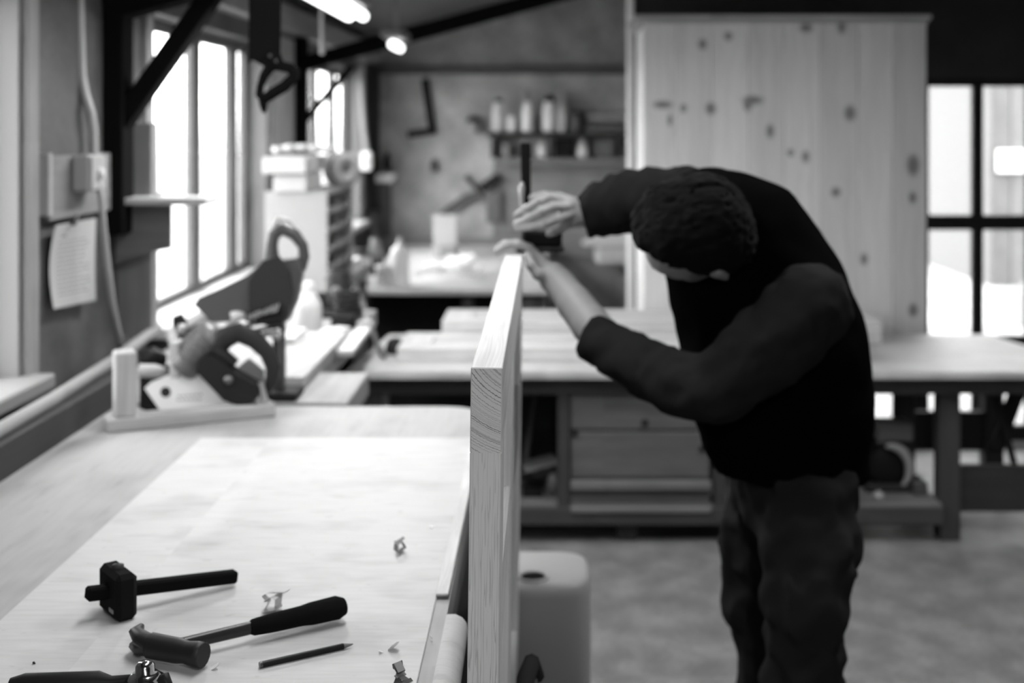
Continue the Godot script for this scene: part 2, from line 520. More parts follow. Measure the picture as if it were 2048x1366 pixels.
func outside() -> void:
	var st := sb(); slab(st, -60, -1.45, -0.3, -0.02, -30, 70, 0.0)
	slab(st, -1.45, 0.78, -0.3, -0.02, 9.45, 70, 0.0); slab(st, 0.78, 60, -0.3, -0.02, 6.06, 70, 0.0)
	struct("ground", st, textured(fine_tex, 0.42, 0.9, Vector3(0.2, 0.2, 1)))
	# board-clad shed across the yard, seen through the glazed door
	var t := thing("shed", "grey board-clad shed with a pale window seen through the glazed door", "shed", Vector3(5.6, 0, -12.0))
	for k in 13:
		st = sb(); slab(st, 4.28 + k * 0.2, 4.47 + k * 0.2, -0.02, 3.4, 12.0 + 0.01 * (k % 2), 12.06, 0.004, 1)
		part("board", st, wood([0.10, 0.13, 0.085][k % 3], 0.85), t)
	st = sb(); slab(st, 4.28, 6.88, -0.02, 3.35, 12.06, 14.5, 0.0); part("body", st, mm(0.1, 0.9), t)
	st = sb(); slab(st, 4.1, 7.05, 3.4, 3.52, 11.85, 14.7, 0.01); part("roof", st, mm(0.2), t)
	st = sb(); slab(st, 4.33, 4.62, 1.08, 1.29, 11.93, 11.99, 0.005); part("sign_board", st, mm(0.75), t)
	# heap of gravel beside it
	st = sb(); lathe(st, Vector3(4.75, -0.05, -9.8), [[1.25, 0], [0.95, 0.3], [0.5, 0.82], [0.2, 1.12], [0.0, 1.2]], 20)
	one("gravel_heap", st, textured(fine_tex, 0.16, 0.95, Vector3(6, 6, 1)), "grey heap outside behind the lower right door pane", "heap")

# ---------------------------------------------------------------- roof timbers and lamps
func roof_timbers() -> void:
	var dark := cloth(0.006, 0.15)
	for q in [[3.72, 1.83, 0.10, 0.12, "near window wall, crossing the upper left corner"], [6.5, 1.795, 0.075, 0.09, "far window wall, behind the hanging saw"]]:
		var dd: float = q[0]
		var t := thing("roof_frame", "dark timber post, knee brace and sloping rafter at the %s" % q[4], "roof frame", Vector3(-1.27, 0, -dd), "dark roof frames")
		var st := sb(); bar(st, Vector3(-1.30, q[1] + q[2] / 2, -dd), Vector3(3.9, q[1] + q[2] / 2 + 0.27 * 5.2, -dd), q[2], q[3]); part("rafter", st, dark, t)
		st = sb(); slab(st, -1.315, -1.24, 1.2 if dd < 5 else 1.0, 2.12, dd - 0.05, dd + 0.05, 0.004, 1); part("post", st, dark, t)
		st = sb()
		if dd < 5: bar(st, P(232, 262, dd), P(432, -22, dd), 0.055, 0.07)
		else: bar(st, P(585, 268, dd), P(705, 132, dd), 0.032, 0.05)
		part("knee_brace", st, dark, t)
	var st := sb(); slab(st, -1.30, -1.225, 0.9, 1.95, 9.18, 9.28, 0.004, 1)
	one("corner_post", st, wood(0.04, 0.8), "dark timber post in the far corner beside the back wall", "post")

func lamps() -> void:
	# [x, height, depth0, depth1, label]; the last three are unseen, added for fill light
	var rows := [
		[-0.68, 1.915, 3.55, 4.50, "twin fluorescent tube lamp above the bench at the top edge"],
		[-0.68, 1.885, 5.58, 5.86, "short lit lamp in front of the far rafter"],
		[-0.30, 2.22, 1.7, 2.9, "added unseen twin tube lamp above the near end of the bench"],
		[0.25, 2.3, -1.2, 0.0, "added unseen twin tube lamp behind the camera"],
		[1.35, 2.50, 2.4, 3.6, "added unseen twin tube lamp above the right of the shop"]]
	var tm := StandardMaterial3D.new(); tm.albedo_color = Color(0.95, 0.95, 0.95); tm.emission_enabled = true; tm.emission = Color.WHITE; tm.emission_energy_multiplier = 3.0
	for k in rows.size():
		var r: Array = rows[k]
		var x: float = r[0]; var y: float = r[1]; var d0: float = r[2]; var d1: float = r[3]
		var t := thing("ceiling_lamp", r[4], "lamp", Vector3(x, y, -(d0 + d1) / 2), "tube lamps")
		var st := sb(); slab(st, x - 0.05, x + 0.05, y + 0.03, y + 0.07, d0 - 0.03, d1 + 0.01, 0.006, 2); part("housing", st, mm(0.12, 0.5), t)
		for s in ([-1.0, 1.0] if k != 1 else [0.0]):
			st = sb(); tube(st, [Vector3(x + s * 0.026, y, -d0), Vector3(x + s * 0.026, y, -d1)], [0.019 if k != 1 else 0.021], 12)
			var tb := part("tube", st, tm, t)
			for e in [d0 + 0.01, d1 - 0.01]:
				st = sb(); slab(st, x + s * 0.026 - 0.008, x + s * 0.026 + 0.008, y + 0.01, y + 0.04, e - 0.008, e + 0.008, 0.001); part("tube_holder", st, mm(0.6), tb)
		for e in [d0 + 0.1, d1 - 0.1]:
			st = sb(); tube(st, [Vector3(x, y + 0.06, -e), Vector3(x, 2.10 + 0.27 * (x + 1.45) + 0.01, -e)], [0.004], 6); part("hanger", st, mm(0.3, 0.4, 0.8), t)
		var l := AreaLight3D.new(); l.name = "lamp_light"; l.area_size = Vector2(0.09, d1 - d0); l.area_normalize_energy = true
		l.light_energy = [2.6, 0.4, 1.6, 4.0, 3.4][k]; l.shadow_enabled = true; l.area_range = 14.0; l.area_attenuation = 2.0
		t.add_child(l); l.position = Vector3(0, -0.04, 0); l.rotation_degrees = Vector3(-90, 0, 0)
	var st := sb(); tube(st, [P(642, -40, 5.3), P(643, 40, 5.3), P(644, 108, 5.3)], [0.008, 0.008, 0.01], 8)
	one("pull_cord", st, mm(0.5), "pale pull cord hanging straight below the tube lamp", "cord")

# ---------------------------------------------------------------- near bench
func work_bench() -> void:
	var t := thing("work_bench", "broad pale plywood-topped workbench in the left foreground", "workbench", Vector3(-0.62, 0, -2.0))
	var poly := PackedVector2Array([Vector2(-1.10, 0.75), Vector2(-0.14, 0.75)])
	for k in 8:
		var a := PI / 2 * k / 7.0
		poly.append(Vector2(-0.26 + 0.11 * cos(a), 3.10 + 0.11 * sin(a)))
	poly.append(Vector2(-1.10, 3.21))
	var st := sb(); prism(st, poly, Transform3D(Basis(Vector3(1, 0, 0), Vector3(0, 0, -1), Vector3(0, 1, 0)), Vector3(0, BENCH - 0.0225, 0)), 0.045)
	var n1 := noise(31, 0.012, 4); var n2 := noise(32, 0.05, 3); var n3 := noise(33, 0.2, 2)
	var bt := gray_image(1024, 1024, func(x, y):
		var s := maxf(0.0, n1.get_noise_2d(x * 0.55, y * 0.3) - 0.05) * 0.14
		var streak := maxf(0.0, n2.get_noise_2d(x * 0.5, y * 0.12) - 0.3) * 0.12
		var fleck := 0.06 * smoothstep(0.6, 0.8, n3.get_noise_2d(x * 0.25, y * 0.12))
		return 0.93 - s - streak - fleck + 0.035 * n2.get_noise_2d(x * 2.0, y * 0.15))
	part("bench_top", st, textured(bt, 0.42, 0.62, Vector3(0.6, 0.6, 1)), t)
	st = sb(); slab(st, -0.79, -0.165, BENCH, BENCH + 0.004, 0.8, 2.87, 0.001, 2)
	part("plywood_sheet", st, textured(bt, 0.62, 0.6, Vector3(0.7, 0.9, 1)), t, "thin pale plywood sheet laid on the bench top")
	st = sb(); tube(st, [Vector3(-0.137, 0.778, -0.76), Vector3(-0.134, 0.779, -1.3), Vector3(-0.137, 0.778, -1.84), Vector3(-0.142, 0.776, -1.87)], [0.024, 0.025, 0.024, 0.012], 14)
	part("nosing", st, textured(bt, 0.55, 0.7, Vector3(3, 3, 1)), t, "worn rounded wooden front edge")
	st = sb(); slab(st, -1.08, -0.17, 0.66, 0.755, 0.8, 0.84, 0.003); slab(st, -1.08, -0.17, 0.66, 0.755, 3.1, 3.14, 0.003); slab(st, -0.19, -0.155, 0.66, 0.755, 0.8, 3.14, 0.003, 2)
	part("apron", st, wood(0.3), t)
	for x in [-1.04, -0.22]:
		for dd in [0.9, 2.0, 3.06]:
			st = sb(); slab(st, x - 0.045, x + 0.045, 0, 0.755, dd - 0.045, dd + 0.045, 0.004, 1); part("leg", st, wood(0.3), t)
	# upstand along the wall side, with a pale rounded rail on top
	st = sb(); slab(st, -1.135, -1.10, 0.72, 0.875, 0.75, 3.25, 0.003, 2); part("upstand", st, wood(0.025, 0.7), t)
	st = sb(); tube(st, [Vector3(-1.14, 0.878, -0.75), Vector3(-1.135, 0.884, -2.4), Vector3(-1.14, 0.886, -2.9), Vector3(-1.165, 0.888, -3.4), Vector3(-1.21, 0.89, -3.9)], [0.016], 12)
	part("back_rail", st, mm(0.24, 0.6), t, "pale rounded rail along the wall side")
	st = sb(); slab(st, -0.166, -0.147, BENCH + 0.0045, BENCH + 0.009, 1.9, 2.95, 0.001, 2)
	one("thin_lath", st, wood(0.72, 0.6), "thin pale lath lying along the bench edge beside the door", "lath")

# ---------------------------------------------------------------- the door on edge
func upright_door() -> void:
	# end grain: growth rings as arcs about a pith outside the piece
	var n1 := noise(41, 0.02, 3); var n2 := noise(42, 0.25, 2)
	var eg := gray_image(512, 1024, func(x, y):
		var u: float = x / 512.0 * 0.041
		var v: float = y / 1024.0 * 0.103
		var dx := u - 0.083
		var dy := v + 0.062
		var rr := sqrt(dx * dx * 1.0 + dy * dy) + 0.0009 * n1.get_noise_2d(x, y)
		var f := rr / 0.0072 + 1.1 * n1.get_noise_1d(rr * 9000.0) + 3.0 * smoothstep(0.125, 0.15, rr)
		var fr: float = f - floor(f)
		var line := smoothstep(0.62, 0.90, fr) * (1.0 - smoothstep(0.94, 1.0, fr))
		return 0.95 - 0.40 * line * (0.75 + 0.4 * n1.get_noise_1d(floor(f) * 31.0)) + 0.05 * n2.get_noise_2d(x, y))
	var lg := gray_image(512, 1024, func(x, y):
		var u: float = x / 512.0
		var v: float = y / 1024.0
		var w := u * 5.0 + 3.4 * v * v * v + 0.9 * n1.get_noise_2d(x * 0.5, y * 0.18) + 2.5 * v * (1.0 - u) * v
		var fr: float = w * 1.25 - floor(w * 1.25)
		var line := smoothstep(0.55, 0.92, fr) * (1.0 - smoothstep(0.94, 1.0, fr))
		return 0.95 - 0.22 * line * (0.35 + 0.9 * v) + 0.035 * n2.get_noise_2d(x * 2.0, y * 0.08))
	var top_m := textured(wood_tex, 0.86, 0.55, Vector3(0.7, 2.0, 1))
	var t := thing("wooden_door", "pale unfinished framed door standing on edge in the middle, in focus", "door", Vector3(-0.075, 0.33, -2.2))
	var xr := -0.051; var xl := -0.089
	var d0 := 1.5; var d1 := 2.87
	var top := 1.23
	# end faces carry their own grain, so the end pieces are two meshes: body and end face (a sub-part)
	var members := [   # name, d0, d1, y0, y1, grain axis
		["stile", d0, d1, 1.128, top, 2], ["stile", d0, d1, 0.33, 0.43, 2],
		["rail", d0, 1.60, 0.43, 1.128, 1], ["rail", 1.94, 2.14, 0.43, 1.128, 1], ["rail", 2.70, d1, 0.43, 1.128, 1],
		["mullion", 1.60, 1.94, 0.86, 0.962, 2], ["mullion", 2.14, 2.70, 0.86, 0.962, 2]]
	for m in members:
		var st := sb(); slab(st, xl, xr, m[3], m[4], m[1], m[2], 0.0012, m[5])
		var b := part(m[0], st, top_m, t)
		if m[1] == d0:      # the sawn face toward the camera
			st = sb()
			var e := 0.0013
			var q := [Vector3(xl + e, m[3] + (e if m[3] < 0.4 else 0.0), -d0 + 0.0004), Vector3(xr - e, m[3] + (e if m[3] < 0.4 else 0.0), -d0 + 0.0004), Vector3(xr - e, m[4] - (e if m[4] > 1.2 else 0.0), -d0 + 0.0004), Vector3(xl + e, m[4] - (e if m[4] > 1.2 else 0.0), -d0 + 0.0004)]
			quad(st, q[0], q[1], q[2], q[3], Vector3(0, 0, 1), Vector2(0, 1), Vector2(1, 1), Vector2(1, 0), Vector2(0, 0))
			for k in 4:
				var p: Vector3 = q[k]; var p2: Vector3 = q[(k + 1) % 4]
				quad(st, p, p2, p2 - Vector3(0, 0, 0.002), p - Vector3(0, 0, 0.002), (p + p2) / 2 - (q[0] + q[2]) / 2)
			var em := textured(eg if m[0] == "stile" else lg, 0.76 if m[0] == "stile" else 0.78, 0.65)
			part("end_face" if m[0] == "stile" else "edge_face", st, em, b, "sawn face with curved growth rings" if m[0] == "stile" else "planed edge with long grain")
	for c in [[1.60, 1.94, 0.962, 1.128], [1.60, 1.94, 0.43, 0.86], [2.14, 2.70, 0.962, 1.128], [2.14, 2.70, 0.43, 0.86]]:
		var st := sb(); slab(st, -0.077, -0.063, c[2] - 0.001, c[3] + 0.001, c[0] - 0.001, c[1] + 0.001, 0.0, 2); part("panel", st, wood(0.7, 0.6), t)
	# a slight lean
	t.rotation.z = -0.012
	t.position.x -= 0.0108
	# padded bracket that braces the door near the floor
	var o := thing("door_stand", "dark padded wooden stand bracing the door from below", "stand", Vector3(-0.06, 0, -1.98))
	var st := sb(); slab(st, -0.15, 0.10, 0, 0.06, 1.88, 2.08, 0.004); slab(st, -0.14, 0.0, 0.06, 0.322, 1.92, 2.04, 0.004); part("base", st, wood(0.12), o)
	st = sb(); slab(st, -0.045, -0.012, 0.2, 0.64, 1.93, 2.03, 0.006, 1); part("upright", st, wood(0.06), o)
	st = sb(); tube(st, [Vector3(-0.036, 0.62, -1.93), Vector3(-0.03, 0.655, -1.96), Vector3(-0.022, 0.66, -2.0), Vector3(-0.012, 0.63, -2.02)], [0.012, 0.015, 0.015, 0.012], 8); part("pad", st, mm(0.03, 0.95), o)
	o = thing("door_stand", "wooden block stand holding up the far end of the door", "stand", Vector3(-0.07, 0, -2.6))
	st = sb(); slab(st, -0.16, 0.1, 0, 0.05, 2.5, 2.7, 0.004); slab(st, -0.13, -0.02, 0.05, 0.322, 2.55, 2.65, 0.004); part("base", st, wood(0.12), o)

# ---------------------------------------------------------------- long table in the middle of the shop
func long_table() -> void:
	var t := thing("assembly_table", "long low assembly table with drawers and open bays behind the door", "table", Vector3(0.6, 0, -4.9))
	var cm := wood(0.09, 0.7); var lm := wood(0.55, 0.5)
	var poly := PackedVector2Array([Vector2(-0.716, 4.48), Vector2(2.02, 4.48), Vector2(1.93, 5.04), Vector2(1.88, 5.3), Vector2(-0.66, 5.3)])
	var st := sb(); prism(st, poly, Transform3D(Basis(Vector3(1, 0, 0), Vector3(0, 0, -1), Vector3(0, 1, 0)), Vector3(0, TABLE - 0.012, 0)), 0.024); part("table_top", st, lm, t)
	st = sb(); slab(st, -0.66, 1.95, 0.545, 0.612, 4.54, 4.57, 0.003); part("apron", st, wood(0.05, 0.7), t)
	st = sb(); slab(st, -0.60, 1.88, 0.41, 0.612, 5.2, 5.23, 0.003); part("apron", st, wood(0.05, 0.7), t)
	var s := 4.55 / FP
	for x in [-0.62, (1127 - VX) * s, (1440 - VX) * s, (1702 - VX) * s]:
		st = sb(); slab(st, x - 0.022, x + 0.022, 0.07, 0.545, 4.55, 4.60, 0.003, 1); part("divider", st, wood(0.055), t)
	for x in [-0.55, 0.30, 1.00, 1.485, 1.85]:
		for dd in [4.62, 5.18]:
			if x > 1.7 and dd < 5.0: continue
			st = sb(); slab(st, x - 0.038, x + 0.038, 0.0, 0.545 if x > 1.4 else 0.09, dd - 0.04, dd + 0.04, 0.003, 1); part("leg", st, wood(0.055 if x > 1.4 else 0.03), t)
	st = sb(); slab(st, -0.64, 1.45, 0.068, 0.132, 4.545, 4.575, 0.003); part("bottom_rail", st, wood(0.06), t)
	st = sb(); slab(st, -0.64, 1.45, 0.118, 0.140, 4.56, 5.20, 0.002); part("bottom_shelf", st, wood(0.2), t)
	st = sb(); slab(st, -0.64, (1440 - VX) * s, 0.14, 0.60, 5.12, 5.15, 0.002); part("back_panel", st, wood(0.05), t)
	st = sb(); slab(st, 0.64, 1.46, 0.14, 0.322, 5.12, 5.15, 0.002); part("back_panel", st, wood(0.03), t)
	st = sb(); slab(st, 1.5, 1.85, 0.18, 0.34, 5.16, 5.19, 0.002); part("stretcher_board", st, wood(0.02), t)
	# drawer fronts between 1140 and 1420
	var x0 := (1141 - VX) * s; var x1 := (1420 - VX) * s
	for q in [[862, 786], [958, 866], [1012, 980]]:
		st = sb(); slab(st, x0, x1, EYE - (q[0] - VY) * s, EYE - (q[1] - VY) * s, 4.565, 4.59, 0.004); part("drawer_front", st, wood(0.15, 0.65), t)
	for q in [[978, 962], [1024, 1014]]:
		st = sb(); slab(st, x0, x1 + 0.003, EYE - (q[0] - VY) * s, EYE - (q[1] - VY) * s, 4.535, 4.60, 0.003); part("drawer_lip", st, wood(0.2, 0.6), t)
	for q in [[1290, 845], [1405, 896], [1150, 866]]:
		st = sb(); lathe(st, P(q[0], q[1], 4.56), [[0.004, -0.01], [0.012, 0.0], [0.01, 0.008], [0, 0.01]], 10, Vector3.BACK); part("knob", st, mm(0.02, 0.5), t)
	# dark board low between the right legs
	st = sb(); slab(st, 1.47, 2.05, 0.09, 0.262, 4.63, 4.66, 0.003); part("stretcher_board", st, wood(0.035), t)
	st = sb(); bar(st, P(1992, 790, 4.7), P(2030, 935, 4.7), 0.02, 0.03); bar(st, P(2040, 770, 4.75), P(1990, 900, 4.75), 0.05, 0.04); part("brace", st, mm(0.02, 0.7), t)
	# door blanks lying on the table
	for q in [[-0.555, 1.22, TABLE + 0.001, 0.052, 4.68, 5.03, "pale framed door blank lying along the front of the assembly table"], [-0.42, 1.36, TABLE + 0.001, 0.05, 5.04, 5.36, "lower pale door blank of the stack along the back of the assembly table"], [-0.415, 1.36, TABLE + 0.052, 0.046, 5.04, 5.36, "upper pale door blank of the stack along the back of the assembly table"]]:
		var o := thing("door_blank", q[6], "door", Vector3((q[0] + q[1]) / 2, q[2], -(q[4] + q[5]) / 2), "door blanks on the assembly table")
		var h0: float = q[2]; var h1: float = q[2] + q[3]
		st = sb(); slab(st, q[0], q[1], h0, h1, q[4], q[4] + 0.11, 0.003, 0); part("stile", st, wood(0.66, 0.55), o)
		st = sb(); slab(st, q[0], q[1], h0, h1, q[5] - 0.1, q[5], 0.003, 0); part("stile", st, wood(0.65, 0.55), o)
		for x in [q[0], q[1] - 0.12]:
			st = sb(); slab(st, x, x + 0.12, h0, h1, q[4] + 0.11, q[5] - 0.1, 0.003, 2); part("rail", st, wood(0.70, 0.55), o)
		st = sb(); slab(st, q[0] + 0.12, q[1] - 0.12, h0 + 0.01, h1 - 0.008, q[4] + 0.11, q[5] - 0.1, 0.001, 0); part("panel", st, wood(0.60, 0.55), o)

# ---------------------------------------------------------------- tall pine wardrobe
func wardrobe() -> void:
	var d := 5.38
	var s := d / FP
	var xa := (1287 - VX) * s; var xb := (1853 - VX) * s
	var yt := EYE - (46 - VY) * s
	var w := xb - xa
	var y0 := 0.58
	var hgt := yt - y0
	# pine with knots where the photograph shows them: [px, py, size x, size y]
	var knots := [[1405, 88, 9, 11], [1456, 72, 9, 9], [1325, 209, 20, 8], [1366, 216, 7, 9], [1421, 217, 10, 12], [1505, 200, 20, 9], [1495, 208, 8, 14], [1540, 262, 8, 14], [1700, 226, 12, 16], [1611, 313, 8, 12], [1580, 305, 7, 8], [1671, 384, 10, 10], [1826, 330, 13, 22], [1612, 55, 14, 10], [1683, 52, 9, 16], [1727, 518, 8, 12], [1826, 620, 10, 14], [1340, 240, 5, 12], [1825, 395, 8, 12]]
	var kn := []
	for k in knots: kn.append([((k[0] - VX) * s - xa) / w * 512.0, (yt - (EYE - (k[1] - VY) * s)) / hgt * 1024.0, 1.25 * k[2] * s / w * 512.0, 1.25 * k[3] * s / hgt * 1024.0])
	var n1 := noise(51, 0.03, 3); var n2 := noise(52, 0.1, 2); var n3 := noise(53, 0.015, 2)
	var tex := gray_image(512, 1024, func(x, y):
		var pull := 0.0
		var dark := 0.0
		for k in kn:
			var dx: float = (x - k[0]) / k[2]
			if dx > 5.0 or dx < -5.0: continue
			var dy: float = (y - k[1]) / k[3]
			if dy > 7.0 or dy < -7.0: continue
			dark = maxf(dark, 1.0 - smoothstep(0.3, 1.15, sqrt(dx * dx + dy * dy)))
			pull += 7.0 * signf(dx) * exp(-absf(dx) * 0.7 - dy * dy * 0.12)
		var xx: float = x - pull + 6.0 * n3.get_noise_2d(x * 0.4, y * 0.4)
		return 0.86 + 0.05 * n1.get_noise_2d(xx * 2.2, y * 0.05) + 0.02 * n2.get_noise_2d(xx * 4.0, y * 0.1) - 0.36 * dark)
	var pm := textured(tex, 0.50, 0.55)
	var t := thing("pine_wardrobe", "tall knotty pine wardrobe of upright boards behind the bent person", "wardrobe", Vector3((xa + xb) / 2, 0, -5.6))
	var edges := [1287, 1352, 1424, 1497, 1568, 1640, 1716, 1786, 1853]
	var tone := [0.80, 0.77, 0.84, 0.73, 0.79, 0.69, 0.74, 0.62]
	for k in 8:
		var x0: float = (edges[k] - VX) * s + 0.0008
		var x1: float = (edges[k + 1] - VX) * s - 0.0008
		var st := sb()
		var e := 0.002
		quad(st, Vector3(x0 + e, y0, -d), Vector3(x1 - e, y0, -d), Vector3(x1 - e, yt, -d), Vector3(x0 + e, yt, -d), Vector3.BACK, Vector2((x0 - xa) / w, 1), Vector2((x1 - xa) / w, 1), Vector2((x1 - xa) / w, 0), Vector2((x0 - xa) / w, 0))
		for q in [[x0 + e, x0, -1.0], [x1 - e, x1, 1.0]]:
			quad(st, Vector3(q[0], y0, -d), Vector3(q[1], y0, -d - e), Vector3(q[1], yt, -d - e), Vector3(q[0], yt, -d), Vector3(q[2], 0, 1), Vector2((q[0] - xa) / w, 1), Vector2((q[0] - xa) / w, 1), Vector2((q[0] - xa) / w, 0), Vector2((q[0] - xa) / w, 0))
			quad(st, Vector3(q[1], y0, -d - e), Vector3(q[1], y0, -d - 0.02), Vector3(q[1], yt, -d - 0.02), Vector3(q[1], yt, -d - e), Vector3(q[2], 0, 0))
		quad(st, Vector3(x0, yt, -d - 0.02), Vector3(x1, yt, -d - 0.02), Vector3(x1, yt, -d), Vector3(x0, yt, -d), Vector3.UP)
		var pk := textured(tex, tone[k], 0.55)
		part("board", st, pk, t)
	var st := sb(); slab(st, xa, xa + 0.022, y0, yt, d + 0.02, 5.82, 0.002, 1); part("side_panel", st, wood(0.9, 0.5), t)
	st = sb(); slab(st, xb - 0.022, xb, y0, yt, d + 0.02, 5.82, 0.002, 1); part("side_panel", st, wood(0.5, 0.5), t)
	st = sb(); slab(st, xa + 0.02, xb - 0.02, y0, yt, 5.79, 5.82, 0.001, 1); part("back_panel", st, wood(0.4), t)
	st = sb(); slab(st, xa, xb, y0 - 0.06, y0, d + 0.01, 5.82, 0.002); part("plinth", st, wood(0.2), t)
	for x in [xa + 0.04, xa + 0.55, xb - 0.28]:
		for dd in [d + 0.06, 5.78]:
			st = sb(); slab(st, x - 0.03, x + 0.03, 0, y0 - 0.06, dd - 0.03, dd + 0.03, 0.002, 1); part("leg", st, wood(0.05), t)
	# crown moulding flaring outwards on the left, right and front
	st = sb()
	for q in [[0.0, 0.0], [0.012, 0.018], [0.03, 0.036]]:
		slab(st, xa - 0.012 - q[0], xb + 0.008 + q[0] * 0.5, yt - 0.02 + q[1], yt + q[1], d + 0.03 - q[0], 5.83, 0.003)
	part("crown_moulding", st, wood(0.42, 0.5), t)

# ---------------------------------------------------------------- on and near the left wall
func left_wall_things() -> void:
	# pilaster and shelf bracket beside the dark post
	var st := sb(); slab(st, -1.30, -1.195, 0.88, 1.53, 3.80, 3.86, 0.003, 1)
	one("pilaster_board", st, wood(0.24, 0.7), "grey upright board between the dark post and the bright window", "board")
	var t := thing("wall_shelf", "small board shelf on a bracket, jutting out beside the dark post", "shelf", P(320, 400, 3.75))
	st = sb(); slab(st, -1.30, P(424, 0, 3.75).x, P(0, 408, 3.75).y, P(0, 394, 3.75).y, 3.69, 3.83, 0.003, 0); part("shelf_board", st, wood(0.5, 0.6), t)
	st = sb()
	var c := PackedVector2Array([Vector2(-1.29, P(0, 409, 3.76).y), Vector2(P(341, 0, 3.76).x, P(0, 409, 3.76).y), Vector2(P(341, 0, 3.76).x, P(0, 497, 3.76).y), Vector2(P(306, 0, 3.76).x, P(0, 503, 3.76).y), Vector2(-1.29, P(0, 528, 3.76).y)])
	prism(st, c, Transform3D(Basis(), Vector3(0, 0, -3.765)), 0.02); part("bracket", st, wood(0.18, 0.7), t)
	st = sb(); tube(st, [P(312, 390, 3.74), P(325, 386, 3.75), P(335, 380, 3.75)], [0.004, 0.005, 0.003], 6)
	one("pencil_stub", st, mm(0.05), "dark stub lying on the small wall shelf", "pencil")
	# backing board with junction box, conduit and cord
	var b := thing("backing_board", "grey board screwed to the wall behind the junction box", "board", P(150, 430, 3.5))
	st = sb(); slab(st, -1.30, -1.275, P(0, 431, 3.45).y, P(0, 309, 3.45).y, 3.22, 3.69, 0.003, 2); part("board", st, wood(0.2, 0.7), b)
	st = sb(); slab(st, -1.30, -1.268, P(0, 432, 3.23).y, P(0, 306, 3.23).y, 3.195, 3.222, 0.003, 1); part("end_batten", st, wood(0.38, 0.7), b)
	var j := thing("junction_box", "pale electrical junction box under the conduit", "box", P(183, 378, 3.55))
	st = sb(); slab(st, -1.274, -1.225, P(0, 379, 3.5).y, P(0, 308, 3.5).y, 3.36, 3.48, 0.006); part("box_body", st, mm(0.3, 0.6), j)
	st = sb(); slab(st, -1.225, -1.219, P(0, 376, 3.5).y, P(0, 311, 3.5).y, 3.365, 3.475, 0.002); var jc := part("cover", st, mm(0.3, 0.6), j)
	st = sb(); lathe(st, Vector3(-1.219, P(0, 345, 3.5).y, -3.42), [[0.016, 0], [0.016, 0.006], [0.012, 0.012], [0, 0.012]], 14, Vector3.RIGHT); part("socket", st, mm(0.55, 0.4), jc)
	st = sb(); tube(st, [P(157, -120, 3.5), P(160, 60, 3.5), P(163, 150, 3.5), P(170, 190, 3.5), P(181, 225, 3.5), P(186, 260, 3.52), P(187, 309, 3.52)], [0.013], 12)
	one("conduit", st, mm(0.36, 0.45), "pale conduit pipe bending down the wall to the junction box", "pipe")
	st = sb(); tube(st, [P(198, 370, 3.43), P(203, 400, 3.42), P(206, 440, 3.42), P(214, 520, 3.43), P(224, 600, 3.45), P(234, 650, 3.5), P(242, 684, 3.56)], [0.0085], 10)
	one("flex_cord", st, mm(0.30, 0.6), "grey cord running down the wall from the junction box", "cord")
	# the note: a curled sheet of paper hanging by its top
	st = sb()
	st.set_smooth_group(0)
	var ptex := note_texture()
	var cols := 14; var rows := 16
	var grid := []
	for r in rows + 1:
		var row := []
		for q in cols + 1:
			var u := float(q) / cols; var v := float(r) / rows
			var px := lerpf(98.0 + 14.0 * pow(1.0 - v, 3.0) + 10.0 * v * v * v, 192.0, u) - 2.0 * sin(v * PI)
			var dd := lerpf(3.24, 3.52, u)
			var py := lerpf(450.0 - 14.0 * u, 618.0 - 18.0 * u, v)
			var p := P(px, py, dd)
			p.x = minf(p.x, -1.20 - 0.05 * u)
			row.append(p)
		grid.append(row)
	for r in rows:
		for q in cols:
			quad(st, grid[r][q], grid[r][q + 1], grid[r + 1][q + 1], grid[r + 1][q], Vector3(1, 0, 0.6), Vector2(float(q) / cols, float(r) / rows), Vector2(float(q + 1) / cols, float(r) / rows), Vector2(float(q + 1) / cols, float(r + 1) / rows), Vector2(float(q) / cols, float(r + 1) / rows))
	one("note_sheet", st, textured(ptex, 0.42, 0.85), "curled sheet of paper with faint writing hanging on the wall", "paper")
	st = sb(); bar(st, P(146, 450, 3.33), P(155, 432, 3.36), 0.008, 0.012)
	one("bulldog_clip", st, mm(0.02, 0.4, 0.5), "dark clip holding the paper note", "clip")
	# hand saw hanging from the rafter
	var h := thing("hand_saw", "dark hand saw hanging handle down from the roof", "saw", P(545, 225, 3.15))
	st = sb()
	var f := func(q: Array) -> Vector2: return Vector2(P(q[0], q[1], 3.15).x, P(q[0], q[1], 3.15).y)
	var pl := PackedVector2Array()
	for q in [[497, 128], [499, -170], [545, -172], [562, 0], [561, 126], [530, 134], [505, 120]]: pl.append(f.call(q))
	prism(st, pl, Transform3D(Basis(), Vector3(0, 0, -3.15)), 0.0025); part("blade", st, cloth(0.006, 0.2), h)
	st = sb()
	var loop := []
	for q in [[552, 130], [580, 136], [588, 152], [570, 172], [545, 187], [526, 200], [519, 190], [521, 172], [528, 152], [540, 134], [552, 130]]: loop.append(P(q[0], q[1], 3.15))
	tube(st, loop, [0.015, 0.014, 0.014, 0.015, 0.015, 0.014, 0.011, 0.010, 0.012, 0.015, 0.015], 10, Vector2(0.8, 1.0))
	tube(st, [P(526, 196, 3.15), P(527, 212, 3.15), P(528, 226, 3.15)], [0.013, 0.010, 0.004], 8)
	tube(st, [P(585, 145, 3.15), P(598, 141, 3.15)], [0.013, 0.006], 8)
	tube(st, [P(533, 110, 3.15), P(550, 124, 3.15), P(560, 134, 3.15)], [0.02, 0.024, 0.014], 8, Vector2(0.7, 1.0))
	var hh := part("handle", st, cloth(0.005, 0.2), h)
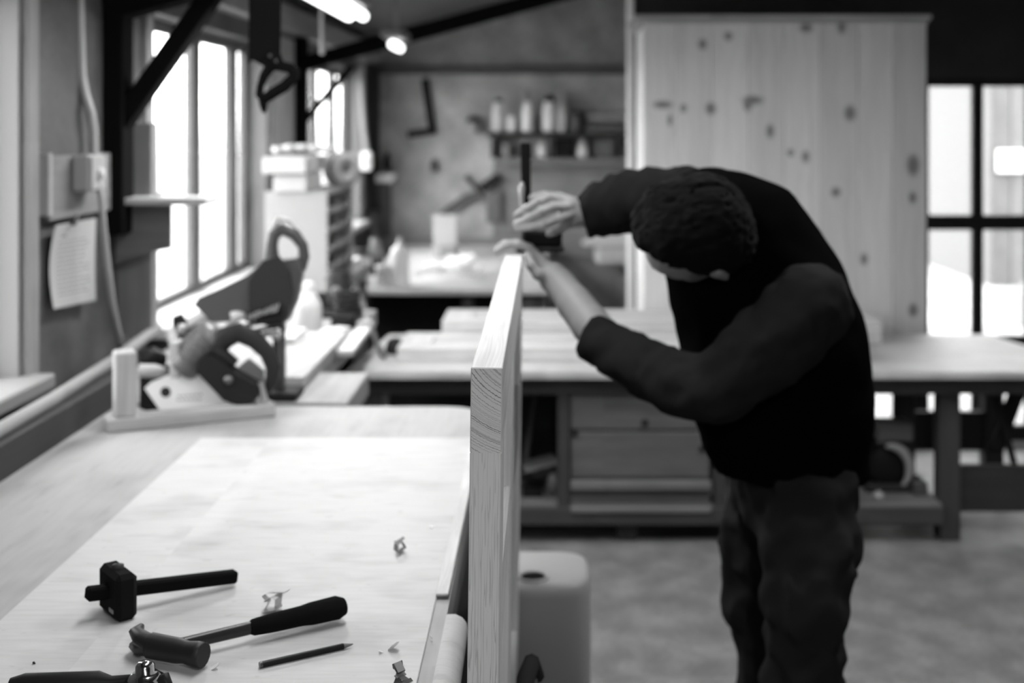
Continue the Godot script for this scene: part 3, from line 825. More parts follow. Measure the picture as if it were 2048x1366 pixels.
	for q in [[540, 112], [552, 122]]:
		st = sb(); lathe(st, P(q[0], q[1], 3.137), [[0.005, 0], [0.004, 0.003], [0, 0.004]], 10, Vector3.BACK); part("screw", st, mm(0.1, 0.4, 0.8), hh)
	st = sb(); tube(st, [P(520, -166, 3.15), P(520, -260, 3.15), P(520, -372, 3.15)], [0.003], 6); part("hanging_wire", st, mm(0.1, 0.5, 0.5), h)

func note_texture() -> ImageTexture:
	var im := Image.create(256, 360, false, Image.FORMAT_RGB8)
	im.fill(Color(0.93, 0.93, 0.93))
	var r := RandomNumberGenerator.new(); r.seed = 5
	im.fill_rect(Rect2i(50, 52, 34, 7), Color(0.6, 0.6, 0.6))
	for k in 13:
		var x := 40
		while x < 215 - r.randi_range(0, 40):
			var w := r.randi_range(8, 26)
			im.fill_rect(Rect2i(x, 78 + k * 19, w, 4), Color(0.6, 0.6, 0.6))
			x += w + 5
	im.generate_mipmaps()
	return ImageTexture.create_from_image(im)

# ---------------------------------------------------------------- bench that runs on along the window wall
func wall_bench_things() -> void:
	var t := thing("wall_bench", "narrow bench running along under the far windows", "bench", Vector3(-0.95, 0, -4.9))
	var st := sb(); slab(st, -1.225, -0.514, 0.735, BENCH, 3.25, 3.65, 0.004, 2); part("bench_top", st, wood(0.33, 0.6), t)
	st = sb(); slab(st, -1.225, -0.66, 0.74, BENCH, 3.655, 4.9, 0.004, 2); part("bench_top", st, wood(0.35, 0.6), t)
	st = sb(); slab(st, -1.225, -0.92, 0.74, BENCH, 4.905, 6.6, 0.004, 2); part("bench_top", st, wood(0.3, 0.6), t)
	st = sb(); slab(st, -1.2, -0.54, 0.60, 0.735, 3.30, 3.60, 0.003); part("drawer_box", st, wood(0.14), t)
	for x in [-1.15, -0.58]:
		for dd in [3.32, 3.58]:
			st = sb(); slab(st, x - 0.03, x + 0.03, 0, 0.6, dd - 0.03, dd + 0.03, 0.003, 1); part("leg", st, wood(0.12), t)
	for x in [-1.15, -0.96]:
		for dd in [4.6, 6.5]:
			st = sb(); slab(st, x - 0.03, x + 0.03, 0, 0.74, dd - 0.03, dd + 0.03, 0.003, 1); part("leg", st, wood(0.12), t)
	# boards lying on it
	st = sb(); slab(st, -0.86, -0.655, BENCH + 0.002, 0.838, 3.40, 4.15, 0.003, 2)
	one("wide_board", st, wood(0.44, 0.6), "wide pale board lying on the bench behind the power saws", "board", "boards behind the saws")
	var offs := [[[690, 700, 3.9], [727, 655, 4.35], 0.05, 0.02, "short pale offcut lying right of the wide board"], [[650, 668, 4.2], [688, 652, 4.3], 0.06, 0.03, "stubby white offcut at the far end of the wide board"], [[700, 652, 4.45], [742, 640, 4.5], 0.04, 0.02, "thin offcut lying crosswise by the dark machine"], [[572, 672, 3.9], [598, 650, 4.1], 0.05, 0.02, "narrow offcut beside the white jug"]]
	for q in offs:
		var a := P(q[0][0], q[0][1], q[0][2]); var b := P(q[1][0], q[1][1], q[1][2])
		a.y = BENCH + q[3] / 2 + 0.001; b.y = a.y
		if q[4].begins_with("narrow"): a.y = 0.839 + q[3] / 2; b.y = a.y
		st = sb(); bar(st, a, b, q[3], q[2]); one("offcut", st, wood(0.7, 0.6), q[4], "offcut", "offcuts on the wall bench")
	# white jug
	var j := thing("glue_jug", "white plastic jug with a tapered neck behind the saws", "jug", P(617, 662, 4.36))
	var s := 4.36 / FP
	var bse := P(617, 0, 4.36); bse.y = BENCH
	st = sb(); lathe(st, bse, [[0.0, 0], [0.045, 0], [0.047, 0.01], [0.047, 0.085], [0.043, 0.105], [0.022, 0.14], [0.018, 0.145]], 20); part("jug_body", st, mm(0.45, 0.5), j)
	st = sb(); lathe(st, bse + Vector3(-0.0, 0.145, 0), [[0.02, 0], [0.02, 0.022], [0.012, 0.032], [0, 0.034]], 14); part("cap", st, mm(0.5, 0.5), j)
	# open shelf unit standing on the bench
	var u := thing("pigeonhole_unit", "white box shelf unit with dark open compartments by the far windows", "shelves", Vector3(-1.07, BENCH, -5.75))
	var pw := mm(0.3, 0.6)
	var xr := -0.94; var xl := -1.21; var d0 := 5.4; var d1 := 6.12; var y1 := 1.235
	st = sb(); slab(st, xl, xr, BENCH, y1, d0, d0 + 0.018, 0.002, 1); part("end_panel", st, pw, u)
	st = sb(); slab(st, xl, xr, BENCH, y1, d1 - 0.018, d1, 0.002, 1); part("end_panel", st, wood(0.4), u)
	st = sb(); slab(st, xl, xl + 0.01, BENCH, y1, d0 + 0.018, d1 - 0.018, 0.001, 1); part("back_panel", st, wood(0.15), u)
	for k in 6:
		var y := BENCH + (y1 - BENCH - 0.016) * k / 5.0
		st = sb(); slab(st, xl + 0.01, xr, y, y + 0.016, d0 + 0.018, d1 - 0.018, 0.001, 2); part("shelf_board", st, wood(0.35, 0.6), u)
	st = sb(); slab(st, xl + 0.01, xr - 0.01, BENCH + 0.016, y1 - 0.016, 5.75, 5.765, 0.001, 1); part("divider", st, wood(0.25), u)
	var lab := ["dark tin in the bottom row of the pigeonholes", "dark tin in the second row of the pigeonholes", "dark tin in the third row of the pigeonholes", "dark tin in the fourth row of the pigeonholes"]
	for k in 4:
		var y := BENCH + (y1 - BENCH - 0.016) * k / 5.0 + 0.0175
		st = sb(); lathe(st, Vector3(-1.02, y, -5.58), [[0, 0], [0.045, 0], [0.047, 0.004], [0.047, 0.05], [0.04, 0.055], [0, 0.055]], 14)
		one("storage_tin", st, mm(0.05, 0.4), lab[k], "tin", "tins in the pigeonholes")
	# things piled on top of it
	st = sb(); slab(st, P(545, 0, 5.36).x, P(611, 0, 5.36).x, y1 + 0.001, P(0, 349, 5.36).y, 5.38, 5.75, 0.004)
	one("white_carton", st, mm(0.42, 0.7), "small white carton under the wider one on the pigeonholes", "carton", "cartons on the pigeonholes")
	var cy := P(0, 348, 5.36).y
	st = sb(); slab(st, P(527, 0, 5.36).x, P(614, 0, 5.36).x, cy + 0.002, cy + 0.072, 5.34, 5.85, 0.005)
	one("white_carton", st, mm(0.45, 0.7), "wider white carton on top of the pile by the windows", "carton", "cartons on the pigeonholes")
	var bones := []
	for k in 5: bones.append([Vector3(-1.19 + 0.05 * k, cy + 0.102 + 0.010 * sin(k * 0.9), -5.52 - 0.03 * k), Vector3(-1.15 + 0.045 * k, cy + 0.100, -5.66 - 0.02 * k), 0.018, 0.016])
	var bag := MeshInstance3D.new(); bag.mesh = nets(bones, 0.009, 0.02, 0.006, 22.0); bag.name = "plastic_bag"; bag.material_override = mm(0.6, 0.5); add_child(bag)
	bag.set_meta("label", "pale crumpled plastic bag lying on the top white carton"); bag.set_meta("category", "bag")
	# round drum lid / tape roll beside the cartons
	var r := thing("cable_drum", "grey round drum standing beside the white cartons", "drum", P(668, 395, 5.9))
	var rc := P(672, 352, 5.85)
	rc.x = -0.925
	rc.y = y1 + 0.083
	st = sb(); lathe(st, rc + Vector3(-0.05, 0, 0), [[0.025, 0], [0.08, 0], [0.08, 0.012], [0.05, 0.014], [0.05, 0.06], [0.08, 0.062], [0.08, 0.075], [0.025, 0.075], [0.025, 0.0]], 28, Vector3(1, 0, 0.9)); part("reel", st, mm(0.3, 0.6), r)
	st = sb(); lathe(st, rc + Vector3(-0.038, 0, 0.01), [[0.068, 0.004], [0.073, 0.012], [0.073, 0.03], [0.068, 0.038]], 24, Vector3(1, 0, 0.9)); part("cable", st, mm(0.14, 0.6), r)
	# dark machine and cords at the corner of the wall bench
	var m := thing("bench_router", "black power tool with tangled cord on the wall bench corner", "power tool", P(700, 640, 4.7))
	var mb := P(690, 0, 4.75); mb.y = BENCH
	st = sb(); slab(st, mb.x - 0.10, mb.x + 0.045, BENCH + 0.001, BENCH + 0.03, 4.66, 4.86, 0.008); part("base", st, mm(0.03, 0.4), m)
	st = sb(); lathe(st, mb + Vector3(-0.025, 0.03, 0), [[0.055, 0], [0.06, 0.01], [0.06, 0.05], [0.05, 0.06], [0.048, 0.12], [0.03, 0.14], [0, 0.143]], 18); part("motor", st, mm(0.02, 0.4), m)
	for sx in [-0.085, 0.04]:
		st = sb(); lathe(st, mb + Vector3(sx, 0.03, 0.03), [[0.012, 0], [0.014, 0.02], [0.024, 0.04], [0.022, 0.06], [0, 0.065]], 12); part("knob", st, mm(0.025, 0.4), m)
	st = sb(); lathe(st, mb + Vector3(-0.025, 0.10, 0.05), [[0.018, 0], [0.018, 0.012], [0, 0.014]], 12, Vector3.BACK); part("badge", st, mm(0.12, 0.5), m)
	st = sb()
	var cord := []
	for k in 30:
		var a := k * 0.75
		cord.append(Vector3(-0.712 + 0.042 * cos(a), BENCH + 0.066 + 0.0022 * k, -4.49 + 0.055 * sin(a)))
	tube(st, cord, [0.007], 6); one("cord_coil", st, mm(0.02, 0.6), "loose black coil of cord lying on the flat black case", "cord")
	st = sb(); tube(st, [P(650, 560, 4.95), P(690, 548, 5.0), P(715, 575, 5.05), P(738, 640, 5.02), P(755, 690, 4.9), P(768, 712, 4.72)], [0.011], 8)
	one("dust_hose", st, mm(0.12, 0.7), "grey hose drooping from the wall bench onto the table", "hose")
	var dc := thing("drill_case", "flat black case in front of the black power tool on the wall bench", "case", Vector3(-0.76, BENCH, -4.40))
	st = sb(); slab(st, -0.755, -0.668, BENCH + 0.001, BENCH + 0.055, 4.40, 4.60, 0.008); part("case_body", st, mm(0.015, 0.5), dc)
	st = sb(); tube(st, [Vector3(-0.735, BENCH + 0.03, -4.40), Vector3(-0.73, BENCH + 0.03, -4.378), Vector3(-0.695, BENCH + 0.03, -4.378), Vector3(-0.69, BENCH + 0.03, -4.40)], [0.006], 8); part("handle", st, mm(0.02, 0.5), dc)
	st = sb(); lathe(st, Vector3(P(790, 0, 4.85).x, TABLE + 0.001, -4.85), [[0, 0], [0.035, 0], [0.04, 0.015], [0.03, 0.05], [0.012, 0.06], [0, 0.06]], 14)
	one("black_knob_tool", st, mm(0.02, 0.4), "small black domed tool at the left end of the assembly table", "tool")

# ---------------------------------------------------------------- back wall and back bench
func back_of_shop() -> void:
	var bt := 0.644
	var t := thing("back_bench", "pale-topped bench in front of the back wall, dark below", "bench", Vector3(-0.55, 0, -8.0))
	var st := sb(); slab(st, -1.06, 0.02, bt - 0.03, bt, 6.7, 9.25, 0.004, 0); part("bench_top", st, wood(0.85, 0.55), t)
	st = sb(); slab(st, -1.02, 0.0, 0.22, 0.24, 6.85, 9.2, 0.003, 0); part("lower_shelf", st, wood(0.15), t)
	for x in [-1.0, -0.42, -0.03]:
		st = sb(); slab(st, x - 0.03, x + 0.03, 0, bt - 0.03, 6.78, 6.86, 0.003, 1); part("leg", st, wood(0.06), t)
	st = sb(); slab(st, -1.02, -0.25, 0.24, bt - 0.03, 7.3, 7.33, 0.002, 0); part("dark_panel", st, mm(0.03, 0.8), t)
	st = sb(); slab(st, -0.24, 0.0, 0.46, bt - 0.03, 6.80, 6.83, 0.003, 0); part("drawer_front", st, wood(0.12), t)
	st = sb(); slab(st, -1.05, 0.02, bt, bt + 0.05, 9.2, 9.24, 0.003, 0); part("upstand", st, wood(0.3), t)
	bt += 0.002
	# things on the back bench
	var gb := thing("glue_bottle", "tall white plastic bottle with a nozzle on the back bench", "bottle", P(800, 565, 6.8))
	var b0 := P(800, 0, 6.85); b0.y = bt
	st = sb(); lathe(st, b0, [[0, 0], [0.05, 0], [0.053, 0.012], [0.053, 0.17], [0.045, 0.2], [0.02, 0.222]], 20); part("bottle_body", st, mm(0.88, 0.4), gb)
	st = sb(); lathe(st, b0 + Vector3(0, 0.222, 0), [[0.02, 0], [0.018, 0.012], [0.006, 0.04], [0, 0.042]], 12); part("nozzle", st, mm(0.6, 0.4), gb)
	var tb := thing("white_tub", "squat white tub beside the tall white bottle", "tub", P(768, 565, 6.8))
	var b1 := P(766, 0, 6.83); b1.y = bt
	st = sb(); lathe(st, b1, [[0, 0], [0.036, 0], [0.042, 0.09], [0.042, 0.1]], 18); var tbb := part("tub_body", st, mm(0.6, 0.5), tb)
	st = sb(); lathe(st, b1 + Vector3(0, 0.1, 0), [[0.045, 0], [0.045, 0.012], [0, 0.014]], 18); part("lid", st, mm(0.7, 0.5), tb)
	st = sb(); lathe(st, b1 + Vector3(0.004, 0.055, 0.0405), [[0.012, 0], [0.012, 0.001], [0, 0.0012]], 12, Vector3.BACK); part("sticker", st, mm(0.25), tbb)
	var cl := nets([[P(850, 535, 7.3), P(930, 532, 7.2), 0.025, 0.03], [P(900, 522, 7.4), P(945, 519, 7.3), 0.03, 0.035], [P(880, 539, 7.0), P(960, 543, 7.0), 0.02, 0.02], [P(830, 543, 7.0), P(880, 539, 7.1), 0.012, 0.02]], 0.012, 0.03, 0.02, 14.0)
	var co := MeshInstance3D.new(); co.name = "crumpled_cloth"; co.mesh = cl; co.material_override = mm(0.88, 0.9); add_child(co)
	co.set_meta("label", "crumpled white cloth lying on the back bench"); co.set_meta("category", "cloth")
	var bx := thing("upright_box", "pale upright box standing at the rear of the back bench", "box", P(888, 510, 8.6))
	var sd := 8.3 / FP
	st = sb(); slab(st, P(867, 0, 8.3).x, P(914, 0, 8.3).x, bt, P(0, 437, 8.3).y, 8.3, 8.42, 0.004, 1); part("box_body", st, mm(0.5, 0.7), bx)
	st = sb(); slab(st, P(880, 0, 8.29).x, P(908, 0, 8.29).x, bt + 0.002, P(0, 492, 8.29).y, 8.28, 8.30, 0.003, 1); part("smudged_label", st, mm(0.3, 0.8), bx)
	st = sb(); slab(st, P(864, 0, 8.3).x, P(917, 0, 8.3).x, P(0, 437, 8.3).y, P(0, 432, 8.3).y, 8.29, 8.43, 0.003); part("lid", st, mm(0.55, 0.7), bx)
	# metal can and dark clutter at the left end of the back bench
	var can := thing("metal_can", "shiny metal can among the dark tools on the back bench", "can", P(722, 545, 6.8))
	var b2 := P(724, 0, 6.95); b2.y = bt
	st = sb(); lathe(st, b2, [[0, 0], [0.05, 0], [0.052, 0.01], [0.05, 0.02], [0.05, 0.13], [0.053, 0.14], [0.04, 0.145], [0.02, 0.15], [0, 0.15]], 20); part("can_body", st, mm(0.6, 0.3, 0.9), can)
	st = sb(); tube(st, [b2 + Vector3(-0.05, 0.13, 0), b2 + Vector3(-0.03, 0.19, 0), b2 + Vector3(0.03, 0.19, 0), b2 + Vector3(0.05, 0.13, 0)], [0.004], 6); part("bail_handle", st, mm(0.3, 0.3, 0.9), can)
	st = sb(); slab(st, P(735, 0, 7.4).x, P(765, 0, 7.4).x, bt, bt + 0.09, 7.3, 7.5, 0.01)
	one("black_case", st, mm(0.025, 0.5), "small black case behind the white tub", "case")
	st = sb(); lathe(st, Vector3(P(750, 0, 7.9).x, bt, -7.9), [[0, 0], [0.05, 0], [0.05, 0.1], [0.03, 0.13], [0.03, 0.16], [0, 0.16]], 16)
	one("grey_canister", st, mm(0.2, 0.5), "grey canister half hidden behind the white bottle", "canister")
	# pale slanted thing behind the person's forehead
	var pb := thing("pale_bin", "pale rounded bin with a slanted lid on the back wall", "bin", P(1230, 535, 8.9))
	st = sb(); slab(st, P(1192, 0, 8.9).x, 0.655, P(0, 534, 8.9).y, P(0, 492, 8.9).y, 8.9, 9.262, 0.03); part("bin_body", st, mm(0.62, 0.6), pb)
	st = sb()
	var pl := PackedVector2Array()
	for q in [[1165, 492], [1205, 472], [1240, 458], [1262, 440], [1268, 492]]: pl.append(Vector2(minf(P(q[0], 0, 8.9).x, 0.655), P(0, q[1], 8.9).y))
	prism(st, pl, Transform3D(Basis(), Vector3(0, 0, -9.08)), 0.36); part("lid", st, mm(0.7, 0.6), pb)
	# tools hung on the back wall, depth 9.26
	var w := 9.27
	var black := mm(0.02, 0.6)
	st = sb(); bar(st, P(850, 158, w), P(865, 262, w), 0.012, 0.06, Vector3.FORWARD); bar(st, P(873, 261, w), P(815, 269, w), 0.012, 0.05, Vector3.FORWARD)
	one("framing_square", st, black, "dark L-shaped framing square hung on the back wall", "square")
	st = sb(); slab(st, P(757, 0, w).x, P(783, 0, w).x, P(0, 203, w).y, P(0, 152, w).y, w, w + 0.02, 0.006)
	one("grey_card", st, mm(0.3, 0.8), "small grey card pinned high beside the corner post", "card")
	st = sb(); lathe(st, P(775, 342, w), [[0, 0], [0.022, 0.01], [0.024, 0.08], [0.012, 0.13], [0, 0.135]], 10)
	one("small_pouch", st, mm(0.04, 0.7), "small dark pouch hanging above the little white-edged shelf", "pouch")
	st = sb(); lathe(st, P(868, 345, w), [[0, 0], [0.03, 0.01], [0.034, 0.05], [0.02, 0.09], [0, 0.10]], 10)
	one("tape_roll", st, mm(0.10, 0.7), "small brown roll hanging below the framing square", "roll")
	var hs := thing("wall_hand_saw", "brown-handled tool hung slantwise on the back wall", "tool", P(920, 435, w))
	st = sb(); pl = PackedVector2Array()
	for q in [[878, 424], [930, 388], [958, 380], [963, 396], [930, 412], [895, 436]]: pl.append(Vector2(P(q[0], 0, w).x, P(0, q[1], w).y))
	prism(st, pl, Transform3D(Basis(), Vector3(0, 0, -w)), 0.025); part("body", st, mm(0.09, 0.6), hs)
	st = sb(); tube(st, [P(958, 388, w), P(944, 368, w), P(930, 352, w)], [0.022, 0.018, 0.02], 8); part("handle", st, mm(0.12, 0.6), hs)
	var br := thing("dust_brush", "brush with a dark head and grey body hung below the shelf", "brush", P(988, 446, 9.235))
	st = sb(); bar(st, P(962, 378, 9.235), P(1000, 354, 9.235), 0.03, 0.075, Vector3.FORWARD); part("brush_head", st, mm(0.03, 0.8), br)
	st = sb(); slab(st, P(973, 0, 9.235).x, P(1004, 0, 9.235).x, P(0, 446, 9.235).y, P(0, 380, 9.235).y, 9.225, 9.262, 0.012); part("brush_body", st, mm(0.14, 0.7), br)
	# conduit with a white switch box, and a white shelf in the corner
	st = sb(); tube(st, [P(722, 120, 8.75), P(724, 200, 8.75), P(728, 260, 8.75), P(733, 305, 8.75)], [0.022], 10)
	one("corner_conduit", st, mm(0.3, 0.5), "grey conduit running down the far window post to the white switch", "pipe")
	var sx := thing("switch_box", "white switch box at the end of the far conduit", "switch", P(733, 340, 8.8))
	st = sb(); slab(st, P(722, 0, 8.75).x, P(744, 0, 8.75).x, P(0, 341, 8.75).y, P(0, 303, 8.75).y, 8.72, 8.80, 0.012); part("box_body", st, mm(0.8, 0.4), sx)
	st = sb(); slab(st, P(729, 0, 8.75).x, P(737, 0, 8.75).x, P(0, 328, 8.75).y, P(0, 316, 8.75).y, 8.70, 8.72, 0.003); part("toggle", st, mm(0.7, 0.4), sx)
	var cs := thing("corner_shelf", "short pale shelf on the back wall near the corner", "shelf", P(755, 362, 9.1))
	st = sb(); slab(st, -1.22, P(790, 0, 9.1).x, P(0, 364, 9.1).y, P(0, 346, 9.1).y, 9.0, 9.295, 0.006); part("shelf_board", st, mm(0.6, 0.6), cs)
	st = sb(); slab(st, -1.22, P(780, 0, 9.2).x, 0.70, P(0, 364, 9.1).y, 9.2, 9.29, 0.006); part("cabinet", st, mm(0.10, 0.7), cs)
	supply_shelf()

func jar(px0: float, px1: float, py0: float, py1: float, d: float, tone: float, neck: float, label: String, kind: String, cap := -1.0, cap_h := 0.2, group := "") -> void:
	var base := P((px0 + px1) / 2, py1, d)
	var h := (py1 - py0) * d / FP
	var r := (px1 - px0) * d / FP / 2
	var t := thing(kind, label, kind.get_slice("_", kind.get_slice_count("_") - 1), base, group)
	var hb := h * (1.0 - (cap_h if cap >= 0.0 else 0.0))
	var st := sb(); lathe(st, base, [[0, 0], [r * 0.94, 0], [r, hb * 0.05], [r, hb * 0.72], [lerpf(r, r * neck, 0.6), hb * 0.88], [r * neck, hb * 0.97], [r * neck, hb], [0, hb]], 16)
	var body := part("container", st, mm(tone, 0.45), t)
	if cap >= 0.0:
		st = sb(); lathe(st, base + Vector3(0, hb, 0), [[r * neck * 1.15, 0], [r * neck * 1.15, h * cap_h * 0.5], [r * neck * 0.7, h * cap_h * 0.7], [r * neck * 0.6, h * cap_h], [0, h * cap_h]], 12); part("cap", st, mm(cap, 0.45), body)

func supply_shelf() -> void:
	var w := 9.18
	var t := thing("supply_shelf", "two-tier wall shelf holding bottles and tins on the back wall", "shelf", P(1110, 330, w))
	var xl := P(976, 0, w).x
	var st := sb(); slab(st, xl, 0.65, P(0, 274, 9.06).y, P(0, 264, 9.06).y, 9.04, 9.29, 0.003); part("shelf_board", st, wood(0.03, 0.7), t)
	st = sb(); slab(st, P(990, 0, w).x, 0.65, P(0, 331, 9.06).y, P(0, 316, 9.06).y, 9.04, 9.29, 0.003); part("shelf_board", st, wood(0.22, 0.7), t)
	for px in [983, 1100, 1235]:
		st = sb(); slab(st, P(px, 0, w).x, P(px + 7, 0, w).x, P(0, 317, 9.06).y, P(0, 273, 9.06).y, 9.08, 9.29, 0.002); part("shelf_end", st, wood(0.05, 0.7), t)
	st = sb(); slab(st, P(985, 0, w).x, 0.655, P(0, 520, 9.29).y, P(0, 331, 9.29).y, 9.27, 9.298, 0.002); part("backboard", st, wood(0.30, 0.7), t)
	var g := "bottles and tins on the supply shelf"
	var y := 263.6
	var d := 9.13
	jar(984, 1008, 196, y, d, 0.65, 0.7, "grey bottle with a dark cap, first on the upper supply shelf", "tall_bottle", 0.03, 0.12, g)
	jar(1014, 1034, 228, y, d, 0.8, 0.8, "short pale pot between the grey and the bright white bottles", "short_pot", 0.4, 0.15, g)
	jar(1044, 1066, 178, y, d, 0.95, 0.55, "bright white bottle with a grey spout on the supply shelf", "spout_bottle", 0.25, 0.3, g)
	jar(1085, 1112, 190, y, d, 0.75, 0.75, "bottle with a wide black top on the supply shelf", "capped_bottle", 0.015, 0.18, g)
	jar(1114, 1136, 178, y, d, 0.5, 0.45, "tall grey spray bottle on the supply shelf", "spray_bottle", 0.3, 0.35, g)
	jar(1140, 1166, 222, y, d, 0.06, 0.8, "squat dark tin right of the spray bottle", "dark_tin", 0.03, 0.15, g)
	jar(930, 962, 232, y + 2, 9.235, 0.36, 0.7, "grey bracket pot left of the supply shelf", "hanging_pot", 0.04, 0.35, g)
	jar(1074, 1096, 278, 315, d, 0.66, 0.6, "white bottle on the lower supply shelf left of the black box", "lower_bottle", 0.3, 0.25, g)
	jar(1152, 1178, 278, 315, d, 0.7, 0.6, "white jar on the lower supply shelf right of the black box", "lower_jar", 0.45, 0.25, g)
	jar(1004, 1022, 284, 315, d, 0.25, 0.7, "grey jar at the left of the lower supply shelf", "grey_jar", 0.2, 0.2, g)
	jar(1042, 1062, 280, 315, d, 0.45, 0.7, "pale jar behind the upright black bar on the lower shelf", "pale_jar", 0.3, 0.2, g)
	var st2 := sb(); slab(st2, P(1109, 0, d).x, P(1149, 0, d).x, P(0, 315.0, d).y, P(0, 277, d).y, 9.08, 9.25, 0.004)
	one("black_box", st2, mm(0.012, 0.6), "black box in the middle of the lower supply shelf", "box")
	st2 = sb(); slab(st2, P(1190, 0, d).x, P(1226, 0, d).x, P(0, 315.0, d).y, P(0, 282, d).y, 9.10, 9.25, 0.004)
	one("brown_carton", st2, mm(0.12, 0.7), "dull carton at the right of the lower supply shelf", "carton")
	for q in [[1172, 1252, 263.5, 252, 0.16, "lowest plank of the small pile on the supply shelf"], [1186, 1248, 251.5, 243, 0.05, "dark plank in the middle of the pile on the supply shelf"], [1178, 1252, 242.5, 228, 0.34, "pale top plank of the pile on the supply shelf"]]:
		st2 = sb(); slab(st2, P(q[0], 0, d).x, P(q[1], 0, d).x, P(0, q[2], d).y, P(0, q[3], d).y, 9.08, 9.26, 0.003)
		one("short_plank", st2, wood(q[4], 0.7), q[5], "plank", "planks on the supply shelf")

# ---------------------------------------------------------------- the two saws at the end of the bench
func pts2(list: Array, d: float) -> PackedVector2Array:
	var out := PackedVector2Array()
	for q in list: out.append(Vector2(P(q[0], q[1], d).x, P(q[0], q[1], d).y))
	return out

func path(list: Array) -> Array:
	var out := []
	for q in list: out.append(P(q[0], q[1], q[2]))
	return out

func flatT(d: float) -> Transform3D:
	return Transform3D(Basis(), Vector3(0, 0, -d))

func power_saws() -> void:
	# wooden tray: base plank and end post
	var t := thing("saw_cradle", "pale wooden cradle with an upright end block under the circular saw", "cradle", P(380, 860, 2.95))
	var cl := P(212, 868, (EYE - BENCH) / (868 - VY) * FP); var cr := P(552, 834, (EYE - BENCH) / (834 - VY) * FP)
	var cx := (cr - cl).normalized()
	var cb := Basis(cx, Vector3.UP, cx.cross(Vector3.UP))
	var st := sb(); box(st, (cl + cr) / 2 + Vector3(0, 0.0165, 0) - cb.z * 0.03, Vector3(cl.distance_to(cr), 0.033, 0.06), cb, 0.004, 0); part("base_plank", st, wood(0.5, 0.6), t)
	var eb := cl + cx * 0.045 - cb.z * 0.028
	st = sb(); box(st, eb + Vector3(0, 0.033 + 0.077, 0), Vector3(0.05, 0.154, 0.05), cb, 0.004, 1); part("end_block", st, wood(0.5, 0.6), t)
	st = sb(); lathe(st, cr - cx * 0.035 - cb.z * 0.03 + Vector3(0, 0.033, 0), [[0, 0], [0.022, 0], [0.02, 0.016], [0.01, 0.026], [0, 0.028]], 12); part("peg", st, wood(0.5), t)
	# circular saw lying with its plate toward the room
	var d := 3.12
	var c := thing("circular_saw", "circular saw with a pale base plate and dark guard in the wooden cradle", "saw", P(420, 825, d))
	st = sb(); prism(st, pts2([[290, 776], [302, 764], [352, 744], [398, 742], [462, 812], [456, 820], [328, 823], [318, 816]], d), flatT(d), 0.008)
	var bp := part("base_plate", st, mm(0.75, 0.5), c)
	st = sb(); lathe(st, P(331, 784, d - 0.004), [[0.0, 0.0015], [0.011, 0.0015], [0.013, 0.0005], [0.013, 0]], 16, Vector3.BACK); part("plate_hole", st, mm(0.03, 0.6), bp)
	for q in [[[358, 792], [410, 788]], [[356, 800], [408, 798]]]:      # worn print on the plate
		for k in 6:
			var a := P(lerpf(q[0][0], q[1][0], k / 6.0), lerpf(q[0][1], q[1][1], k / 6.0), d - 0.0042)
			st = sb(); box(st, a, Vector3(0.007, 0.0045, 0.0006), Basis(Vector3.BACK, 0.05), 0.0, 0); part("plate_print", st, mm(0.33, 0.5), bp)
	st = sb()
	var mo := P(366, 742, d + 0.03)
	var ax := (P(425, 680, d + 0.03) - mo).normalized()
	lathe(st, P(392, 704, d + 0.01) - ax * 0.055, [[0, 0], [0.04, 0.0], [0.046, 0.008], [0.046, 0.03]], 20, ax)
	for k in 9: lathe(st, P(392, 704, d + 0.01) - ax * (0.025 - k * 0.009), [[0.046, 0], [0.046, 0.005], [0.042, 0.0055], [0.042, 0.0085], [0.046, 0.009]], 20, ax)
	lathe(st, P(392, 704, d + 0.01) + ax * 0.056, [[0.046, 0], [0.04, 0.016], [0.0, 0.02]], 20, ax)
	part("motor", st, mm(0.13, 0.45, 0.2), c)
	st = sb(); slab(st, P(345, 0, d).x, P(364, 0, d).x, P(0, 752, d).y, P(0, 680, d).y, d - 0.03, d + 0.005, 0.004); part("motor_bracket", st, mm(0.4, 0.4, 0.2), c)
	st = sb(); prism(st, pts2([[398, 740], [406, 716], [420, 705], [446, 718], [478, 745], [520, 768], [519, 792], [505, 803], [478, 805], [452, 797]], d - 0.02), flatT(d - 0.02), 0.05)
	var bg := part("blade_guard", st, mm(0.022, 0.4), c)
	st = sb(); lathe(st, P(457, 760, d - 0.046), [[0.012, 0], [0.01, 0.006], [0, 0.008]], 12, Vector3.BACK); part("arbor_nut", st, mm(0.15, 0.3, 0.8), bg)
	st = sb(); tube(st, path([[430, 700, d - 0.01], [450, 675, d - 0.01], [478, 665, d - 0.01], [510, 680, d - 0.01], [535, 705, d - 0.01], [546, 735, d - 0.01], [543, 765, d - 0.01], [534, 782, d - 0.01]]), [0.026, 0.028, 0.026, 0.024, 0.021, 0.019, 0.016, 0.010], 12, Vector2(0.8, 1.0)); part("handle", st, mm(0.03, 0.4), c)
	st = sb(); tube(st, path([[428, 700, d - 0.02], [452, 716, d - 0.02], [470, 730, d - 0.02]]), [0.02, 0.018, 0.016], 10); part("trigger_housing", st, mm(0.02, 0.4), c)
	st = sb(); prism(st, pts2([[472, 738], [498, 716], [530, 742], [525, 768]], d + 0.03), flatT(d + 0.03), 0.006); part("fence_plate", st, mm(0.5, 0.4, 0.3), c)
	st = sb(); tube(st, path([[522, 765, d - 0.03], [525, 782, d - 0.03], [526, 798, d - 0.03]]), [0.008], 8); part("depth_rod", st, mm(0.4, 0.3, 0.6), c)
	st = sb(); prism(st, pts2([[282, 738], [350, 728], [352, 812], [300, 822], [282, 815]], d + 0.03), flatT(d + 0.03), 0.02); part("shade_backing", st, mm(0.012, 0.5), c)  # black prism added behind the plate, standing for the shade there
